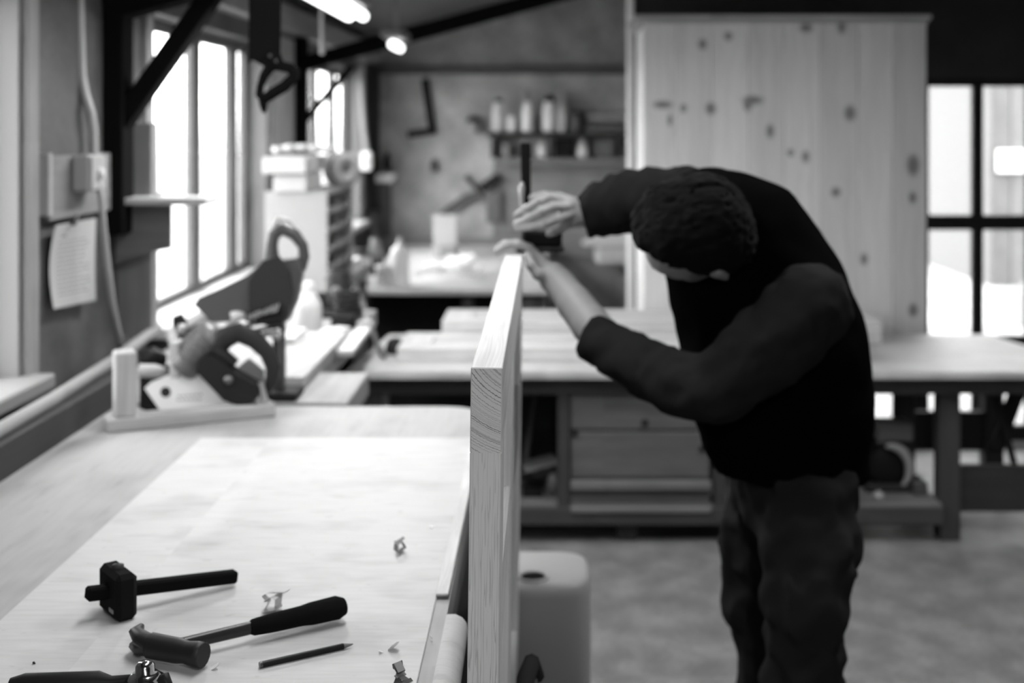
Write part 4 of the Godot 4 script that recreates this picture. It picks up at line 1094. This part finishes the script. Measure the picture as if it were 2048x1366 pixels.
	# things wedged left of the saw
	st = sb(); tube(st, path([[280, 724, 3.15], [305, 718, 3.16], [325, 722, 3.18]]), [0.03, 0.032, 0.02], 12); part("rear_cap", st, mm(0.012, 0.4), c)
	st = sb(); tube(st, path([[278, 741, 3.11], [310, 742, 3.12], [328, 744, 3.14]]), [0.017, 0.017, 0.012], 10); part("spacer", st, mm(0.4, 0.6), c)
	# mitre saw behind it
	var d2 := 3.31
	var m := thing("mitre_saw", "larger power saw with a grey hood and looped top handle behind the circular saw", "saw", P(520, 800, d2))
	st = sb(); prism(st, pts2([[395, 606], [405, 592], [438, 578], [500, 548], [530, 524], [562, 520], [560, 560], [545, 596], [500, 630], [462, 640], [430, 640], [412, 622]], d2), flatT(d2), 0.07); part("hood", st, mm(0.075, 0.4, 0.1), m)
	st = sb(); prism(st, pts2([[500, 560], [528, 520], [556, 512], [578, 540], [586, 585], [580, 630], [560, 654], [515, 645], [500, 615]], d2 - 0.045), flatT(d2 - 0.045), 0.03); part("motor_cover", st, mm(0.035, 0.4), m)
	st = sb(); prism(st, pts2([[555, 520], [600, 515], [606, 545], [596, 600], [578, 640], [566, 640], [572, 560]], d2 - 0.01), flatT(d2 - 0.01), 0.05); part("arm", st, mm(0.09, 0.4), m)
	st = sb(); tube(st, path([[545, 522, d2], [544, 492, d2], [548, 470, d2], [566, 458, d2], [590, 470, d2], [606, 492, d2], [608, 512, d2], [598, 535, d2]]), [0.018, 0.014, 0.015, 0.016, 0.015, 0.013, 0.014, 0.018], 12, Vector2(0.8, 1.1)); part("handle", st, mm(0.06, 0.4), m)
	st = sb(); tube(st, path([[536, 500, d2 + 0.02], [543, 462, d2 + 0.02], [558, 436, d2 + 0.02], [580, 442, d2 + 0.02], [602, 470, d2 + 0.02]]), [0.007, 0.008, 0.008, 0.006, 0.004], 8); part("cable_loop", st, mm(0.5, 0.5), m)
	st = sb(); prism(st, pts2([[486, 640], [500, 622], [560, 606], [566, 628], [500, 645]], d2 - 0.063), flatT(d2 - 0.063), 0.004)
	var plate := part("name_plate", st, mm(0.012, 0.4), m, "black plate with blurred white lettering")
	var r := RandomNumberGenerator.new(); r.seed = 3
	for k in 11:      # blurred, unreadable white letters
		var p := P(497 + k * 5.8, 634 - k * 1.9, d2 - 0.0655)
		st = sb(); box(st, p, Vector3(0.0028, 0.010 + 0.008 * r.randf() + (0.008 if k > 7 else 0.0), 0.0008), Basis(Vector3.BACK, -0.35 + 0.3 * r.randf()), 0.0, 0); part("letter", st, mm(0.45, 0.5), plate)
	for q in [[[488, 652], [566, 636]], [[492, 664], [566, 650]]]:
		st = sb(); bar(st, P(q[0][0], q[0][1], d2 - 0.05), P(q[1][0], q[1][1], d2 - 0.05), 0.009, 0.03); part("vent_bar", st, mm(0.02, 0.4), m)
	st = sb(); bar(st, P(505, 672, d2 - 0.02), P(560, 662, d2 - 0.02), 0.012, 0.04); part("vent_bar", st, mm(0.2, 0.4), m)
	st = sb(); bar(st, P(345, 690, d2 - 0.03), P(440, 672, d2 - 0.03), 0.018, 0.03); bar(st, P(436, 673, d2 - 0.03), P(474, 636, d2 - 0.03), 0.016, 0.02); var lv := part("lever", st, mm(0.42, 0.4, 0.3), m, "pale bent metal lever")
	st = sb(); lathe(st, P(474, 640, d2 - 0.05), [[0.012, 0], [0.018, 0.008], [0.02, 0.018], [0.012, 0.022], [0, 0.023]], 14, Vector3(0.1, 1, 0)); part("lever_knob", st, mm(0.6, 0.4), lv)
	for q in [[[362, 655], 0.012], [[414, 650], 0.011], [[345, 677], 0.014]]:
		st = sb(); lathe(st, P(q[0][0], q[0][1], d2 - 0.03) - Vector3(0, 0.012, 0), [[0, 0], [q[1], 0.0], [q[1], 0.018], [0, 0.024]], 10, Vector3(0.3, 1, 0.2)); part("wing_nut", st, mm(0.5, 0.35, 0.4), m)
	st = sb(); lathe(st, P(360, 646, d2 + 0.02), [[0, -0.02], [0.022, -0.012], [0.024, 0.01], [0, 0.02]], 12, Vector3(1, 0.3, 0)); part("lock_knob", st, mm(0.012, 0.5), m)
	st = sb(); bar(st, P(566, 640, d2), P(566, 800, d2), 0.012, 0.02, Vector3.RIGHT); bar(st, P(552, 650, d2 + 0.01), P(556, 800, d2 + 0.01), 0.016, 0.02, Vector3.RIGHT); part("column", st, mm(0.08, 0.4, 0.4), m)
	st = sb(); slab(st, P(470, 0, d2).x, P(600, 0, d2).x, BENCH + 0.001, BENCH + 0.022, d2 - 0.05, d2 + 0.06, 0.004); part("table", st, mm(0.02, 0.5), m)
	st = sb(); lathe(st, P(556, 668, d2 - 0.02), [[0.014, 0], [0.014, 0.03], [0, 0.032]], 10, Vector3.BACK); part("bolt", st, mm(0.45, 0.3, 0.6), m)

# ---------------------------------------------------------------- hand tools and shavings on the bench
func bench_tools() -> void:
	var top := BENCH + 0.004
	var on := func(px: float, py: float, h := 0.0) -> Vector3:      # point at height h above the bench sheet under a pixel
		var dd: float = (EYE - top - h) / (py - VY) * FP
		return P(px, py, dd)
	# claw hammer
	var t := thing("claw_hammer", "claw hammer with a dark rubber grip lying in the foreground", "hammer", on.call(350, 1320))
	var e0: Vector3 = on.call(338, 1294, 0.0195); var e1: Vector3 = on.call(688, 1212, 0.0195)
	var ax := (e1 - e0).normalized()
	var side := Vector3(0.93, 0, 0.37)      # along the head, face end toward the camera
	var st := sb()
	tube(st, [e0, e0 + ax * 0.10, e0 + ax * 0.118], [0.0085, 0.009, 0.009], 10, Vector2(0.8, 1.0)); part("shaft", st, mm(0.03, 0.35, 0.4), t)
	st = sb()
	var L := e0.distance_to(e1)
	tube(st, [e0 + ax * 0.112, e0 + ax * 0.118, e0 + ax * 0.145, e0 + ax * 0.19, e0 + ax * (L - 0.05), e0 + ax * (L - 0.012), e0 + ax * L], [0.009, 0.0125, 0.0145, 0.0155, 0.0175, 0.0185, 0.013], 14, Vector2(1.0, 0.9)); part("grip", st, cloth(0.006, 0.2), t)
	var hm := mm(0.03, 0.5, 0.6)
	st = sb()
	var q0 := e0 - ax * 0.006
	tube(st, [q0 - side * 0.022, q0 + side * 0.02, q0 + side * 0.034, q0 + side * 0.037, q0 + side * 0.052, q0 + side * 0.062, q0 + side * 0.063], [0.017, 0.0165, 0.0145, 0.0145, 0.0165, 0.0165, 0.015], 14); part("head", st, hm, t)
	for s in [-1.0, 1.0]:
		st = sb()
		tube(st, [q0 - side * 0.015 + Vector3(0, 0.0, 0), q0 - side * 0.04 + Vector3(0, s * 0.006, 0) + ax * 0.002, q0 - side * 0.064 + Vector3(0, s * 0.009, 0) + ax * 0.014, q0 - side * 0.080 + Vector3(0, s * 0.011, 0) + ax * 0.034], [0.0175, 0.0135, 0.010, 0.004], 10, Vector2(1.0, 0.75)); part("claw", st, hm, t)
	# marking gauge
	var g := thing("marking_gauge", "dark wooden marking gauge with a square block standing on the bench", "gauge", on.call(240, 1238))
	var gc: Vector3 = on.call(236, 1228, 0.0)
	var gx := Vector3(1, 0, -0.8).normalized()
	var gz := gx.cross(Vector3.UP)
	var gb := Basis(gx, Vector3.UP, gz)
	st = sb(); box(st, gc + Vector3(0, 0.034, 0), Vector3(0.032, 0.068, 0.078), gb, 0.007, 1); var fb := part("fence_block", st, cloth(0.008, 0.25), g)
	st = sb(); bar(st, gc + Vector3(0, 0.040, 0) - gx * 0.046, gc + Vector3(0, 0.014, 0) + gx * 0.185, 0.019, 0.019, Vector3.UP, 0.003); part("stem", st, cloth(0.006, 0.2), g)
	st = sb(); lathe(st, gc + Vector3(0, 0.066, 0), [[0.008, 0], [0.009, 0.006], [0, 0.009]], 10); part("thumb_screw", st, mm(0.05, 0.4), fb)
	st = sb(); box(st, gc + Vector3(0, 0.014, 0) - gx * 0.0165 + gz * 0.018, Vector3(0.001, 0.006, 0.016), gb, 0.0, 0); part("brass_inlay", st, mm(0.3, 0.4, 0.5), fb, "small pale inlaid mark")
	# pencil
	var pc := thing("pencil", "dark pencil lying at the bottom of the bench", "pencil", on.call(610, 1310))
	var p0: Vector3 = on.call(520, 1330, 0.004); var p1: Vector3 = on.call(706, 1288, 0.004)
	st = sb(); tube(st, [p0, p1 - (p1 - p0).normalized() * 0.014], [0.0042], 6); part("barrel", st, mm(0.02, 0.4), pc)
	st = sb(); tube(st, [p1 - (p1 - p0).normalized() * 0.014, p1], [0.004, 0.0007], 8); part("point", st, mm(0.12, 0.6), pc)
	st = sb(); tube(st, [p0 - (p1 - p0).normalized() * 0.0006, p0 + (p1 - p0).normalized() * 0.003], [0.0043], 8); part("end_cap", st, mm(0.1, 0.3, 0.6), pc)
	# chrome-headed tool cut off by the lower edge
	var w := thing("ratchet_wrench", "shiny headed tool with a black handle at the bottom left edge", "wrench", P(200, 1366, 1.6))
	var w0: Vector3 = on.call(290, 1362, 0.0165); var w1: Vector3 = on.call(20, 1374, 0.0165)
	st = sb(); lathe(st, Vector3(w0.x, top + 0.0005, w0.z), [[0, 0], [0.02, 0], [0.024, 0.005], [0.024, 0.02], [0.016, 0.026], [0.012, 0.028], [0.012, 0.036], [0.008, 0.040], [0, 0.041]], 20); part("head", st, mm(0.55, 0.15, 1.0), w)
	st = sb(); tube(st, [w0 + Vector3(-0.018, 0, 0), w0.lerp(w1, 0.25), w0.lerp(w1, 0.35), w0.lerp(w1, 0.9), w1], [0.008, 0.008, 0.0145, 0.0155, 0.011], 12); part("handle", st, mm(0.015, 0.45), w)
	st = sb(); tube(st, [w0 + Vector3(0.015, -0.002, 0.0), w0 + Vector3(0.026, 0.004, 0.004), w0 + Vector3(0.032, -0.006, 0.006)], [0.008, 0.009, 0.006], 8); part("pawl_lever", st, mm(0.02, 0.4), w)
	# shavings: thin curls
	var curls := [[800, 1106, 0.027, 0.16, "dark curled shaving standing alone on the bench"], [545, 1222, 0.034, 0.5, "curled shaving just behind the hammer grip"], [786, 1300, 0.018, 0.85, "small white chip right of the pencil"], [762, 1306, 0.006, 0.85, "tiny white chip left of the small white chip"], [806, 1368, 0.026, 0.16, "dark shaving cut off by the lower edge of the photo"], [400, 1312, 0.012, 0.8, "pale chip at the face of the hammer head"], [862, 1276, 0.006, 0.9, "tiny pale fleck near the bench edge"], [863, 1056, 0.007, 0.9, "pale fleck on the bench beside the lath"], [68, 1328, 0.005, 0.04, "tiny dark crumb left of the hammer"], [430, 1338, 0.012, 0.75, "flat pale sliver under the pencil end"]]
	var r := RandomNumberGenerator.new(); r.seed = 8
	for c in curls:
		var b: Vector3 = on.call(c[0], c[1], 0.0)
		var sz: float = c[2]
		var ph := r.randf() * TAU
		var dir := Vector3(cos(ph), 0, sin(ph))
		st = sb()
		if sz < 0.02:      # a flat or bent chip: uneven outline, one edge lifted
			var poly := PackedVector2Array()
			for k in 7: poly.append(Vector2(cos(TAU * k / 7.0), sin(TAU * k / 7.0) * 0.7) * sz * r.randf_range(0.45, 0.85))
			var bas := Basis(Vector3(-dir.z, 0, dir.x), PI / 2).rotated(dir, r.randf_range(-0.35, 0.35))
			prism(st, poly, Transform3D(bas, b + Vector3(0, sz * 0.28, 0)), 0.0008)
		else:      # a crumpled ribbon: a few uneven folds
			var pp := []
			for k in 11:
				var a0 := k * 0.85 + r.randf_range(-0.25, 0.25)
				var rr := sz * (0.30 + 0.05 * k) * r.randf_range(0.6, 1.15)
				pp.append(b + dir * (cos(a0) * rr) + Vector3(0, maxf(0.001, sz * 0.42 + sin(a0) * rr * 0.75), 0) + Vector3(-dir.z, 0, dir.x) * r.randf_range(-0.35, 0.35) * sz)
			for k in 10:
				var A: Vector3 = pp[k]; var B: Vector3 = pp[k + 1]
				var hw := Vector3(-dir.z, 0, dir.x) * sz * r.randf_range(0.12, 0.34)
				var th := (B - A).cross(hw).normalized() * 0.0005
				quad(st, A - hw + th, A + hw + th, B + hw + th, B - hw + th, th)
				quad(st, A - hw - th, A + hw - th, B + hw - th, B - hw - th, -th)
		one("wood_shaving", st, mm(c[3], 0.7), c[4], "shaving", "shavings on the bench")

# ---------------------------------------------------------------- below and beside the table
func under_table_things() -> void:
	# white canister beside the door
	var t := thing("white_canister", "white plastic canister with a round open hole beside the door", "canister", Vector3(-0.005, 0, -3.03))
	var st := sb(); st.set_smooth_group(0)
	var prof := [[0.0, 0.0], [0.95, 0.0], [1.0, 0.015], [1.0, 0.42], [0.985, 0.437], [0.94, 0.448], [0.86, 0.452], [0.0, 0.452]]
	var n := 32
	var se := func(a: float) -> Vector3:
		var cx := cos(a); var sz := sin(a)
		return Vector3(signf(cx) * pow(absf(cx), 0.55) * 0.122, 0, signf(sz) * pow(absf(sz), 0.55) * 0.125)
	for i in prof.size() - 1:
		for k in n:
			var a: Vector3 = se.call(TAU * k / n); var b: Vector3 = se.call(TAU * (k + 1) / n)
			var c := Vector3(-0.012, 0, -3.03)
			var y0 := Vector3(0, prof[i][1], 0); var y1 := Vector3(0, prof[i + 1][1], 0)
			quad(st, c + a * prof[i][0] + y0, c + b * prof[i][0] + y0, c + b * prof[i + 1][0] + y1, c + a * prof[i + 1][0] + y1, (a + b) * (prof[i + 1][1] - prof[i][1]) * 8.0 + Vector3.UP * (prof[i][0] - prof[i + 1][0]) * (1.0 if i > 2 else -1.0) * absf(1.0) + (Vector3.UP * 0.0))
	part("canister_body", st, mm(0.32, 0.5), t)
	st = sb(); lathe(st, Vector3(-0.028, 0.452, -2.955), [[0.036, 0], [0.036, 0.005], [0.031, 0.006], [0.029, 0.004]], 20); var hr := part("hole_rim", st, mm(0.3, 0.5), t)
	st = sb(); lathe(st, Vector3(-0.028, 0.4525, -2.955), [[0.030, 0], [0.030, 0.001], [0, 0.001]], 20); part("hole", st, mm(0.006, 0.9), hr, "dark round opening")
	# left open bay: leaning boards and dark odds and ends
	var s0 := 0.14
	st = sb(); bar(st, Vector3(-0.08, s0 + 0.05, -4.80), Vector3(-0.04, s0 + 0.30, -4.98), 0.012, 0.10, Vector3.LEFT)
	one("leaning_offcut", st, wood(0.22, 0.7), "grey board leaning in the open bay right of the door", "offcut", "pieces in the open bay")
	st = sb(); bar(st, P(1045, 935, 4.72), P(1112, 918, 4.74), 0.012, 0.12)
	one("slanted_offcut", st, wood(0.3, 0.7), "paler board lying aslant in the open bay", "offcut", "pieces in the open bay")
	st = sb(); slab(st, P(1045, 0, 4.7).x, P(1085, 0, 4.7).x, s0 + 0.001, s0 + 0.022, 4.64, 4.74, 0.003)
	one("dark_block", st, mm(0.015, 0.6), "small dark block at the bottom of the open bay", "block")
	st = sb(); lathe(st, Vector3(P(1106, 0, 4.68).x, s0 + 0.001, -4.68), [[0, 0], [0.022, 0], [0.024, 0.05], [0.012, 0.075], [0, 0.08]], 12)
	one("grey_pot", st, mm(0.16, 0.5), "small grey pot at the right of the open bay", "pot")
	# right bay
	var x0 := P(1742, 0, 4.75).x
	var mt := thing("tool_motor", "dark machine with a pale curved guard in the right bay", "machine", Vector3(P(1775, 0, 4.75).x, s0, -4.75))
	var mc := P(1772, 930, 4.76)
	st = sb(); lathe(st, mc - Vector3(0, 0, 0.05), [[0, 0], [0.078, 0], [0.083, 0.01], [0.083, 0.07], [0.06, 0.085], [0, 0.09]], 24, Vector3.BACK); part("housing", st, mm(0.012, 0.45), mt)
	st = sb()
	var arc := []
	for k in 12:
		var a := lerpf(1.75, -1.1, k / 11.0)
		arc.append(mc + Vector3(cos(a) * 0.075, sin(a) * 0.085, 0.05))
	tube(st, arc, [0.006, 0.012, 0.016, 0.018, 0.018, 0.017, 0.016, 0.015, 0.013, 0.01, 0.007, 0.004], 10); part("guard", st, mm(0.35, 0.5), mt)
	st = sb(); slab(st, mc.x - 0.09, mc.x + 0.08, s0 + 0.001, mc.y - 0.06, 4.70, 4.84, 0.006); part("foot", st, mm(0.03, 0.5), mt)
	st = sb(); slab(st, P(1748, 0, 4.78).x, P(1820, 0, 4.78).x, mc.y + 0.094, mc.y + 0.165, 4.73, 4.83, 0.008); part("gear_case", st, mm(0.14, 0.5), mt)
	st = sb(); lathe(st, Vector3(P(1757, 0, 4.63).x, s0 + 0.001, -4.63), [[0, 0], [0.02, 0], [0.022, 0.012], [0.01, 0.025], [0, 0.028]], 12)
	one("pale_bottle_stub", st, mm(0.4, 0.6), "small pale stub on the shelf edge in the right bay", "stub")
	st = sb(); slab(st, P(1822, 0, 4.7).x, P(1850, 0, 4.7).x, s0 + 0.001, s0 + 0.05, 4.66, 4.78, 0.004)
	one("small_tin", st, mm(0.07, 0.5), "small dark tin at the right of the machine bay", "tin")

# ---------------------------------------------------------------- the person and the tool in hand
func person() -> void:
	var p := thing("person", "person in a black vest and dark shirt bending over the upright door", "person", Vector3(0.5, 0, -2.65))
	var skin := mm(0.30, 0.55)
	# ---- trousers
	var b := []
	chain(b, [[1578, 915, 2.66, 0.12], [1582, 965, 2.66, 0.125]])
	chain(b, [[1612, 985, 2.58, 0.105], [1616, 1090, 2.54, 0.094], [1612, 1200, 2.50, 0.080], [1606, 1380, 2.54, 0.075], [1600, 1690, 2.60, 0.062]])
	chain(b, [[1545, 985, 2.76, 0.10], [1522, 1090, 2.80, 0.085], [1515, 1200, 2.80, 0.070], [1545, 1380, 2.84, 0.068], [1550, 1560, 2.88, 0.060]])
	mesh_part("trousers", nets(b, 0.011, 0.03, 0.018, 10.0, Vector3(1.3, 1.0, 1.3)), cloth(0.020, 0.15), p)
	# ---- vest
	b = []
	chain(b, [[1584, 1000, 2.66, 0.146], [1582, 920, 2.66, 0.152], [1578, 800, 2.65, 0.165], [1560, 690, 2.63, 0.168], [1520, 580, 2.62, 0.160], [1470, 490, 2.62, 0.145]])
	chain(b, [[1470, 490, 2.62, 0.145], [1415, 425, 2.72, 0.098]])
	chain(b, [[1520, 560, 2.60, 0.14], [1600, 605, 2.52, 0.080]])
	chain(b, [[1400, 610, 2.66, 0.055], [1440, 740, 2.62, 0.07], [1470, 860, 2.62, 0.075]])
	var vest_m := cloth(0.0025, 0.06)
	mesh_part("vest", nets(b, 0.012, 0.05, 0.008, 7.0, Vector3.ONE, [[P(1580, 958, 2.6), Vector3(-0.06, -1, 0.0)]]), vest_m, p, "black sleeveless vest")
	# standing collar round the neck
	var st := sb()
	var col := []
	for k in 14:
		var a := lerpf(-2.2, 2.3, k / 13.0)
		col.append(P(1452 + 66 * cos(a), 452 - 84 * sin(a), 2.55 + 0.03 * sin(a)))
	tube(st, col, [0.008, 0.014], 8); part("collar", st, cloth(0.05), p)
	# ---- shirt sleeves
	b = []
	folds(b, [[1618, 612, 2.42, 0.082], [1545, 688, 2.41, 0.077], [1440, 772, 2.42, 0.066], [1392, 782, 2.44, 0.060], [1320, 752, 2.51, 0.056], [1240, 708, 2.60, 0.050], [1174, 668, 2.68, 0.045], [1160, 660, 2.70, 0.045]], 0.0035, 0.052)
	mesh_part("sleeve", nets(b, 0.009, 0.008, 0.010, 15.0, Vector3(1, 1, 1), [[P(1172, 668, 2.68), Vector3(-0.85, 0.42, -0.3)]]), cloth(0.018), p, "dark shirt sleeve of the near arm")
	b = []
	folds(b, [[1425, 420, 2.74, 0.085], [1330, 405, 2.80, 0.074], [1270, 400, 2.83, 0.068], [1215, 415, 2.85, 0.062], [1172, 435, 2.86, 0.048], [1160, 440, 2.86, 0.048]], 0.005, 0.040)
	mesh_part("sleeve", nets(b, 0.009, 0.008, 0.010, 16.0, Vector3(1.6, 0.6, 1), [[P(1166, 438, 2.86), Vector3(-0.95, -0.25, 0)]]), cloth(0.016), p, "dark rolled shirt sleeve of the far arm")
	# ---- body: one skin surface with head and hands on finer grids
	var hc := P(1388, 472, 2.47)
	var L := Vector3(0.15, -0.75, 0.64).normalized()
	var F := Vector3(-0.82, -0.45, -0.35)
	F = (F - L * F.dot(L)).normalized()
	var U := F.cross(L).normalized()
	var H := func(f: float, u: float, l: float) -> Vector3: return hc + F * f + U * u + L * l
	var head := [
		[H.call(-0.015, 0.025, 0.0), H.call(0.012, 0.025, 0.0), 0.083, 0.080],      # cranium
		[H.call(0.035, 0.0, 0.02), H.call(0.035, 0.0, -0.02), 0.055, 0.055],        # face
		[H.call(0.048, 0.035, 0.030), H.call(0.048, 0.035, -0.030), 0.043, 0.043],  # forehead
		[H.call(0.035, -0.045, 0.018), H.call(0.035, -0.045, -0.018), 0.043, 0.043],
		[H.call(0.052, -0.085, 0.012), H.call(0.052, -0.085, -0.012), 0.022, 0.022],  # chin
		[H.call(0.0, -0.06, 0.04), H.call(0.045, -0.08, 0.02), 0.022, 0.018], [H.call(0.0, -0.06, -0.04), H.call(0.045, -0.08, -0.02), 0.022, 0.018],   # jaw
		[H.call(0.088, 0.005, 0), H.call(0.105, -0.03, 0), 0.008, 0.012],           # nose
		[H.call(0.083, 0.018, 0.016), H.call(0.074, 0.02, 0.045), 0.009, 0.008], [H.call(0.083, 0.018, -0.016), H.call(0.074, 0.02, -0.045), 0.009, 0.008],   # brows
		[H.call(0.082, -0.058, 0.018), H.call(0.082, -0.058, -0.018), 0.007, 0.007], [H.call(0.080, -0.067, 0.014), H.call(0.080, -0.067, -0.014), 0.007, 0.007],   # lips
		[H.call(0.079, 0.002, 0.031), H.call(0.079, 0.002, 0.033), 0.010, 0.010], [H.call(0.079, 0.002, -0.031), H.call(0.079, 0.002, -0.033), 0.010, 0.010],   # eyes
		[H.call(-0.014, -0.022, 0.080), H.call(-0.018, -0.058, 0.072), 0.014, 0.010], [H.call(-0.024, -0.012, 0.090), H.call(-0.024, -0.045, 0.088), 0.008, 0.007],   # ears
		[H.call(-0.014, -0.022, -0.080), H.call(-0.018, -0.058, -0.072), 0.014, 0.010], [H.call(-0.024, -0.012, -0.090), H.call(-0.024, -0.045, -0.088), 0.008, 0.007],
		[H.call(-0.03, -0.03, 0), P(1470, 490, 2.58), 0.056, 0.06]]                 # neck
	var parts := [nets(head, 0.005, 0.012)]
	# right hand on the tool
	var hd := []
	chain(hd, [[1215, 418, 2.86, 0.038], [1172, 430, 2.86, 0.030]])
	for q in [[1130, 404, 2.84], [1140, 414, 2.835], [1143, 430, 2.83], [1138, 446, 2.83]]: hd.append([P(1168, 430, 2.855), P(q[0], q[1], q[2]), 0.024, 0.0125])
	hd.append([P(1160, 425, 2.86), P(1130, 428, 2.85), 0.024, 0.018])
	chain(hd, [[1130, 404, 2.84, 0.0105], [1096, 396, 2.79, 0.0098], [1078, 403, 2.775, 0.0095], [1052, 418, 2.80, 0.009], [1033, 430, 2.835, 0.008]])
	chain(hd, [[1140, 414, 2.835, 0.0108], [1104, 414, 2.785, 0.010], [1082, 423, 2.765, 0.0097], [1054, 438, 2.795, 0.009], [1032, 448, 2.835, 0.008]])
	chain(hd, [[1143, 430, 2.83, 0.0105], [1112, 438, 2.785, 0.0098], [1090, 447, 2.77, 0.0095], [1060, 453, 2.795, 0.009], [1036, 457, 2.83, 0.008]])
	chain(hd, [[1138, 446, 2.83, 0.0098], [1122, 456, 2.81, 0.009], [1108, 463, 2.805, 0.0088], [1098, 468, 2.815, 0.008]])
	chain(hd, [[1155, 410, 2.87, 0.017], [1118, 396, 2.875, 0.0125], [1088, 392, 2.87, 0.0105], [1064, 396, 2.865, 0.009]])
	parts.append(nets(hd, 0.0033, 0.006))
	# left hand laid over the top edge of the door, far end
	hd = []
	chain(hd, [[1215, 690, 2.64, 0.043], [1182, 650, 2.69, 0.042], [1150, 608, 2.74, 0.039], [1120, 568, 2.79, 0.034], [1106, 552, 2.80, 0.032]])
	for q in [[1082, 520, 2.825], [1080, 516, 2.85], [1082, 518, 2.875], [1086, 524, 2.895]]: hd.append([P(1104, 560, 2.81), P(q[0], q[1], q[2]), 0.026, 0.013])
	chain(hd, [[1082, 520, 2.825, 0.0115], [1058, 496, 2.83, 0.0100], [1040, 489, 2.83, 0.0095], [1016, 490, 2.83, 0.009], [994, 503, 2.83, 0.0078]])
	chain(hd, [[1080, 516, 2.85, 0.0115], [1056, 492, 2.852, 0.0100], [1036, 486, 2.852, 0.0095], [1010, 488, 2.852, 0.009], [992, 499, 2.852, 0.0078]])
	chain(hd, [[1082, 518, 2.875, 0.011], [1060, 496, 2.885, 0.0098], [1040, 488, 2.888, 0.009], [1020, 488, 2.888, 0.0088], [1004, 498, 2.888, 0.0075]])
	chain(hd, [[1086, 524, 2.895, 0.0105], [1066, 502, 2.91, 0.009], [1048, 494, 2.913, 0.0085], [1032, 496, 2.913, 0.008]])
	chain(hd, [[1100, 556, 2.795, 0.018], [1076, 548, 2.775, 0.0125], [1062, 530, 2.775, 0.0108], [1055, 512, 2.785, 0.009]])
	parts.append(nets(hd, 0.0033, 0.006))
	# limbs and trunk under the clothes
	b = []
	chain(b, [[1580, 930, 2.66, 0.11], [1570, 720, 2.63, 0.11], [1500, 520, 2.62, 0.10], [1462, 480, 2.58, 0.055]])
	chain(b, [[1500, 520, 2.6, 0.09], [1600, 610, 2.48, 0.05], [1400, 776, 2.44, 0.035], [1215, 690, 2.64, 0.036]])
	chain(b, [[1480, 490, 2.64, 0.09], [1415, 425, 2.74, 0.05], [1270, 402, 2.83, 0.035], [1215, 418, 2.86, 0.034]])
	chain(b, [[1605, 960, 2.58, 0.07], [1612, 1200, 2.50, 0.05], [1600, 1690, 2.60, 0.04]])
	chain(b, [[1548, 960, 2.77, 0.07], [1515, 1200, 2.80, 0.045], [1550, 1560, 2.88, 0.038]])
	parts.append(nets(b, 0.014, 0.03))
	var body := SurfaceTool.new()
	for m in parts: body.append_from(m, 0, Transform3D())
	mesh_part("body", body.commit(), skin, p, "skin of the face, forearms and hands")
	# ---- hair
	var hair := [
		[H.call(-0.034, 0.030, 0.006), H.call(-0.034, 0.030, -0.006), 0.093, 0.093],
		[H.call(0.010, 0.066, 0.022), H.call(0.010, 0.066, -0.026), 0.064, 0.064],
		[H.call(0.060, 0.084, 0.014), H.call(0.060, 0.084, -0.03), 0.027, 0.027],
		[H.call(0.078, 0.080, 0.006), H.call(0.084, 0.072, -0.01), 0.012, 0.008],
		[H.call(-0.045, -0.02, 0.016), H.call(-0.045, -0.02, -0.016), 0.072, 0.072],
		[H.call(-0.05, -0.07, 0.0), H.call(-0.055, -0.085, 0.0), 0.052, 0.045],
		[H.call(0.006, 0.02, 0.072), H.call(0.002, -0.02, 0.074), 0.012, 0.008], [H.call(0.006, 0.02, -0.072), H.call(0.002, -0.02, -0.074), 0.012, 0.008]]
	mesh_part("hair", nets(hair, 0.005, 0.016, 0.007, 45.0, Vector3(0.6, 1.5, 1.5)), cloth(0.005, 0.25), p, "short dark hair")
	# shoes
	for q in [[1600, 2.60], [1550, 2.88]]:
		var a := Vector3(P(q[0], 0, q[1]).x, 0.045, -q[1])
		mesh_part("shoe", nets([[a + Vector3(0.05, 0, 0), a + Vector3(-0.10, 0, 0.01), 0.044, 0.042], [a + Vector3(-0.1, 0, 0.01), a + Vector3(-0.17, -0.008, 0.015), 0.042, 0.034], [a, a + Vector3(0, 0.07, 0), 0.045, 0.045]], 0.008, 0.02, 0.0, 1.0, Vector3.ONE, [[Vector3(0, 0.002, 0), Vector3.DOWN]]), mm(0.03, 0.6), p)
	# ---- the tool under the right hand
	var t := thing("edge_plane", "black hand tool with an upright bar held on top of the door", "plane", P(1085, 495, 2.86))
	var d := 2.855
	st = sb(); slab(st, P(1034, 0, d).x, P(1128, 0, d).x, 1.2335, 1.245, d - 0.025, d + 0.03, 0.002); part("sole", st, mm(0.03, 0.35, 0.5), t)
	st = sb(); slab(st, P(1044, 0, d).x, P(1124, 0, d).x, 1.245, P(0, 462, d).y, d - 0.018, d + 0.022, 0.006); part("plane_body", st, mm(0.012, 0.4), t)
	st = sb(); bar(st, P(1053, 478, d + 0.012), P(1051, 286, d + 0.012), 0.023, 0.012, Vector3.RIGHT, 0.002); part("upright_bar", st, mm(0.008, 0.45), t)
	st = sb(); tube(st, [P(1044, 412, d - 0.012), P(1043, 392, d - 0.012), P(1043, 376, d - 0.010), P(1044, 364, d - 0.008)], [0.005, 0.006, 0.0075, 0.004], 10); part("lever", st, mm(0.5, 0.3, 0.8), t, "silver lever in front of the bar")
